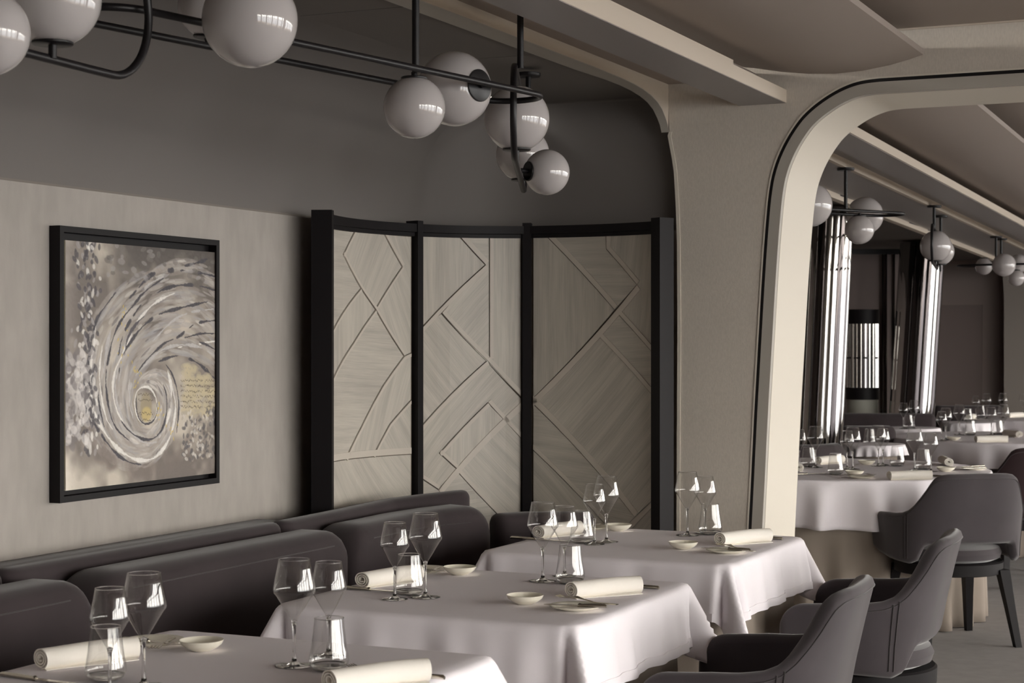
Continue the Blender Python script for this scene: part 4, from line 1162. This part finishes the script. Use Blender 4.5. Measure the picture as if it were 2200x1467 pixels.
put('big', 'large wine glass, left of the pair on the chair side of the '+N3, T(1477, 1150))
put('small', 'small wine glass, right of the pair on the chair side of the '+N3, T(1515, 1145))
put('tumbler', 'tumbler behind the napkin, chair side of the '+N3, T(1526, 1148))
put('dish', 'small cream dish on the chair side of the '+N3, T(1468, 1179))
put('plate', 'bread plate at the edge, chair side of the '+N3, T(1562, 1187))
line('napkin', 'rolled white napkin on the chair side of the '+N3, (1540, 1172), (1658, 1163), .5)
line('knife', 'knife handle sticking out beyond the napkin, chair side of the '+N3, (1681, 1160), (1560, 1150))
line('butter', 'butter knife resting across the bread plate, chair side of the '+N3, (1612, 1184), (1520, 1180), z=ZT+.0115)
line('fork', 'fork propped on the bread plate rim, chair side of the '+N3, (1620, 1187), (1508, 1170), z=ZT+.009)
# large round table beyond the archway
R1 = 'large round table'; gA = ' on the large round table'
def putA(k, l, x, y, rz=0): return put(k, l, T(x, y), rz, ZT, gA)
putA('small', 'wine glass half hidden by the archway jamb, '+R1, 1717, 1002)
putA('big', 'wine glass in front of the mirrored column, '+R1, 1752, 1004)
putA('tumbler', 'tumbler between the two glasses beside the jamb, '+R1, 1737, 1003)
putA('tumbler', 'tumbler standing alone near the front edge, '+R1, 1795, 1019)
putA('small', 'shorter glass of the overlapping pair behind the front dish, '+R1, 1820, 1006)
putA('big', 'taller glass of the overlapping pair behind the front dish, '+R1, 1832, 1008)
putA('big', 'taller glass of the overlapping pair at the back, '+R1, 1887, 1001)
putA('small', 'shorter glass of the overlapping pair at the back, '+R1, 1897, 999)
putA('tumbler', 'tumbler right of the back pair of glasses, '+R1, 1928, 1001)
putA('big', 'wine glass behind the front napkin, left of two, '+R1, 1965, 1011)
putA('small', 'wine glass behind the front napkin, right of two, '+R1, 2000, 1013)
putA('tumbler', 'tumbler between the two glasses behind the front napkin, '+R1, 1984, 1008)
putA('dish', 'cream dish at the front edge, '+R1, 1836, 1021)
putA('dish', 'cream dish at the back, '+R1, 1862, 998)
putA('dish', 'cream dish beside the upright napkin roll, '+R1, 2032, 1013)
putA('plate', 'bread plate at the front edge under a fork, '+R1, 1850, 1027)
putA('plate', 'bread plate at the right edge with two knives, '+R1, 2093, 1009)
line('napkin', 'rolled white napkin along the front edge of the '+R1, (1898, 1031), (2014, 1030), .5, grp=gA)
line('napkin', 'rolled napkin lying away from us at the right of the '+R1, (2048, 1008), (2012, 988), .45, grp=gA)
line('napkin', 'rolled napkin with its end showing beside the archway jamb, '+R1, (1722, 1018), (1690, 1000), .4, grp=gA)
line('napkin', 'rolled napkin behind the lone tumbler, '+R1, (1752, 998), (1814, 994), .5, grp=gA)
line('knife', 'silver knife near the archway jamb, '+R1, (1700, 1021), (1772, 1018), grp=gA)
line('fork', 'fork on the front bread plate, '+R1, (1815, 1020), (1878, 1024), z=ZT+.010, grp=gA)
line('knife', 'knife handle beyond the front napkin, '+R1, (2026, 1025), (1960, 1020), grp=gA)
line('butter', 'butter knife across the right-hand bread plate, '+R1, (2117, 1006), (2050, 1008), z=ZT+.011, grp=gA)
line('knife', 'knife lying behind the butter knife on the right-hand plate, '+R1, (2115, 1002), (2045, 1005), z=ZT+.012, grp=gA)
# tables farther back
R2 = 'second round table'; gB = ' on the far tables'
def putB(k, l, x, y, rz=0): return put(k, l, T(x, y), rz, ZT, gB)
putB('small', 'shorter glass of the overlapping pair at the left of the '+R2, 2023, 947)
putB('big', 'taller glass of the overlapping pair at the left of the '+R2, 2032, 945)
putB('big', 'wine glass standing alone at the middle of the '+R2, 2061, 934)
putB('tumbler', 'tumbler right of the lone glass, '+R2, 2085, 935)
putB('small', 'left wine glass of the pair behind the front napkin, '+R2, 2130, 934)
putB('big', 'right wine glass of the pair behind the front napkin, '+R2, 2156, 934)
putB('tumbler', 'tumbler between the pair behind the front napkin, '+R2, 2144, 934)
putB('dish', 'cream dish near the left edge of the '+R2, 2049, 946)
line('napkin', 'rolled white napkin along the front of the '+R2, (2090, 950), (2172, 950), .5, grp=gB)
line('napkin', 'rolled napkin at the right back of the '+R2, (2158, 936), (2192, 940), .5, grp=gB)
putB('small', 'left wine glass on the small table by the second mirrored column', 1941, 921)
putB('big', 'right wine glass on the small table by the second mirrored column', 1964, 921)
putB('tumbler', 'tumbler between the glasses on the small table by the second mirrored column', 1952, 921)
R3 = 'farthest round table'
putB('small', 'leftmost of the glasses on the '+R3, 2097, 899)
putB('big', 'second glass from the left on the '+R3, 2120, 899)
putB('tumbler', 'tumbler between the two left glasses of the '+R3, 2108, 897)
putB('big', 'wine glass right of centre on the '+R3, 2155, 898)
putB('small', 'wine glass at the right edge of the frame, '+R3, 2198, 894)
line('napkin', 'rolled napkin at the left edge of the '+R3, (2076, 902), (2096, 899), .5, z=ZT, grp=gB)
line('napkin', 'rolled napkin between the right glasses of the '+R3, (2168, 897), (2194, 896), .5, grp=gB)
putB('tumbler', 'tumbler on the small table between the round tables', 2080, 905)
putB('tumbler', 'tumbler on the small pale table by the curved banquette', 1868, 956)

# ================================================================== FAR ROOM FURNITURE
def column(lab, top, bot, r, D, seed):
    rr = random.Random(seed); a = atD(*bot, D); b = atD(*top, D)
    t = thing('mirrored_column', lab, 'column', (a.x, a.y, 0), 0, 'mirrored columns')
    s = (b.z-a.z); d = Vector((b.x-a.x, b.y-a.y, 0))/s
    base = Vector((a.x, a.y, 0))-d*a.z; tp = Vector((b.x, b.y, 0))+d*(2.22-b.z); zt_ = 2.225
    n = 22; ang = [2*PI*i/n+rr.uniform(-.05, .05) for i in range(n)]
    for i in range(n):
        tl = rr.uniform(-.016, .016); a0 = ang[i]; a1 = ang[(i+1) % n]+(2*PI if i == n-1 else 0); m = MB(); rings = []
        for z in (.0, zt_*.33, zt_*.66, zt_):
            c = base+(tp-base)*(z/zt_); ring = []
            for k in range(7):
                q = a0+(a1-a0)*(k/6*.97+.015); rad = r+.005*math.sin(PI*k/6)+tl*(k/6-.5); ring.append((c.x+rad*math.cos(q), c.y+rad*math.sin(q), z))
            for k in range(6, -1, -1):
                q = a0+(a1-a0)*(k/6*.97+.015); ring.append((c.x+(r-.012)*math.cos(q), c.y+(r-.012)*math.sin(q), z))
            rings.append(ring)
        obj('mirror_strip', m.loft(rings), 'dark_refl' if rr.random() < .42 else 'mirror', t, ang=.6)  # strips picked at random are darkened to paint in dark reflections
    core = MB().loft([[(c.x+(r-.013)*math.cos(q), c.y+(r-.013)*math.sin(q), z) for q in np.linspace(0, 2*PI, 25)[:-1]] for c, z in ((base, 0), (tp, zt_))])
    obj('core', core, 'black', t)
    return t
column('leaning mirrored column of polished vertical strips, beside the archway jamb', (1778, 470), (1754, 980), .152, 11.0, 3)
column('second leaning mirrored column, farther back by the dark partition', (1980, 560), (1958, 900), .178, 14.45, 4)
# dark partition between the columns, with a cabinet added for its mirror reflection
w0 = atD(1800, 520, 15.0); w1 = atD(1985, 520, 15.0)
t = thing('partition', 'dark mirrored partition with a black top rail between the mirrored columns', 'partition', (w0.x, w0.y, 0))
d = (w1-w0); d.z = 0; nrm = Vector((d.y, -d.x, 0)).normalized()
def slab(p, q, z0, z1, th, m, name, par, off=0, bev=0):
    p = Vector((p.x, p.y, 0))+nrm*off; q = Vector((q.x, q.y, 0))+nrm*off; o = nrm*th
    return obj(name, MB().add([(*p.xy, z0), (*q.xy, z0), (*(q+o).xy, z0), (*(p+o).xy, z0), (*p.xy, z1), (*q.xy, z1), (*(q+o).xy, z1), (*(p+o).xy, z1)],
               [(0, 3, 2, 1), (4, 5, 6, 7), (0, 1, 5, 4), (1, 2, 6, 5), (2, 3, 7, 6), (3, 0, 4, 7)]), m, par, smooth=False)
slab(w0, w1, 0, 2.20, .03, 'far_panel', 'dark_panel', t)
slab(w0, w1, 2.155, 2.20, .06, 'black', 'top_rail', t)
slab(w0, w1, .76, .80, .06, 'black', 'lower_rail', t)
for px_ in (1893, 1901, 1918):
    slab(atD(px_, 500, 15.0), atD(px_+2.2, 500, 15.0), .8, 2.16, .05, 'mirror', 'chrome_strip', t)
cb = atD(1853, 700, 14.7)  # solid drum added where a mirror only reflects a curved shape
t = thing('reflected_cabinet', 'curved glass cabinet built to stand in for a mirror reflection, with dark bands and pale base between the columns', 'cabinet', (cb.x, cb.y, 0))
def cyl(r0, z0, z1, m, name, n=40, par=t, c=cb): return obj(name, MB().lathe([(0, z0), (r0, z0), (r0, z1), (0, z1)], n, (c.x, c.y, 0)), m, par, ang=.5)
cyl(.128, 0, .93, 'pale', 'base'); cyl(.138, .93, 1.03, 'blackwood', 'lower_band'); cyl(.138, 1.56, 1.68, 'blackwood', 'upper_band'); cyl(.118, 1.03, 1.56, 'dark_refl', 'inner_drum', 24)
for k in range(22):
    a = 2*PI*k/22; x = cb.x+.125*math.cos(a); y = cb.y+.125*math.sin(a); rt_ = random.Random(k).uniform(.006, .016)
    obj('glass_bar', MB().tube([(x, y, 1.03), (x, y, 1.56)], rt_, 8), 'mirror', t)
cyl(.134, 1.27, 1.285, 'black', 'middle_ring')
# banquettes and walls behind the far tables
def wbench(lab, pts, z, th, cat='sofa', dp=.42):
    P = [Vector(atD(px_, 700, D_)[:2]) for px_, D_ in pts]; c0 = P[0]
    t_ = thing('banquette', lab, cat, (c0.x, c0.y, 0), 0, 'dark banquettes in the far room')
    obj('backrest', cushion([tuple(p) for p in P], th, .12, z, .05, .04), 'bench', t_)
    t0 = (P[-1]-P[0]).normalized(); n0 = Vector((t0.y, -t0.x))
    if n0.dot(-c0) < 0: n0 = -n0
    obj('seat', cushion([tuple(p+n0*(dp/2+.06)) for p in P], dp, .12, .42, .03, .03), 'bench', t_)
    obj('plinth', cushion([tuple(p+n0*(dp/2)) for p in P], dp*.8, .0, .12, .01, .01), 'blackwood', t_)
    return t_
wbench('dark banquette with a rounded end behind the large round table', [(1690, 10.35), (1745, 10.4), (1780, 10.5), (1800, 10.62)], .80, .10, dp=.28)
wbench('long dark banquette running behind the small pale table', [(1800, 12.1), (1860, 12.1), (1915, 12.2)], .83, .15, dp=.34)
wbench('dark banquette against the partition below the mirrored columns', [(1800, 14.1), (1900, 14.05), (2010, 14.05)], .84, .09, dp=.16)
wbench('farthest dark banquette against the brown wall', [(2006, 16.9), (2080, 16.9), (2150, 17.0)], .80, .16)
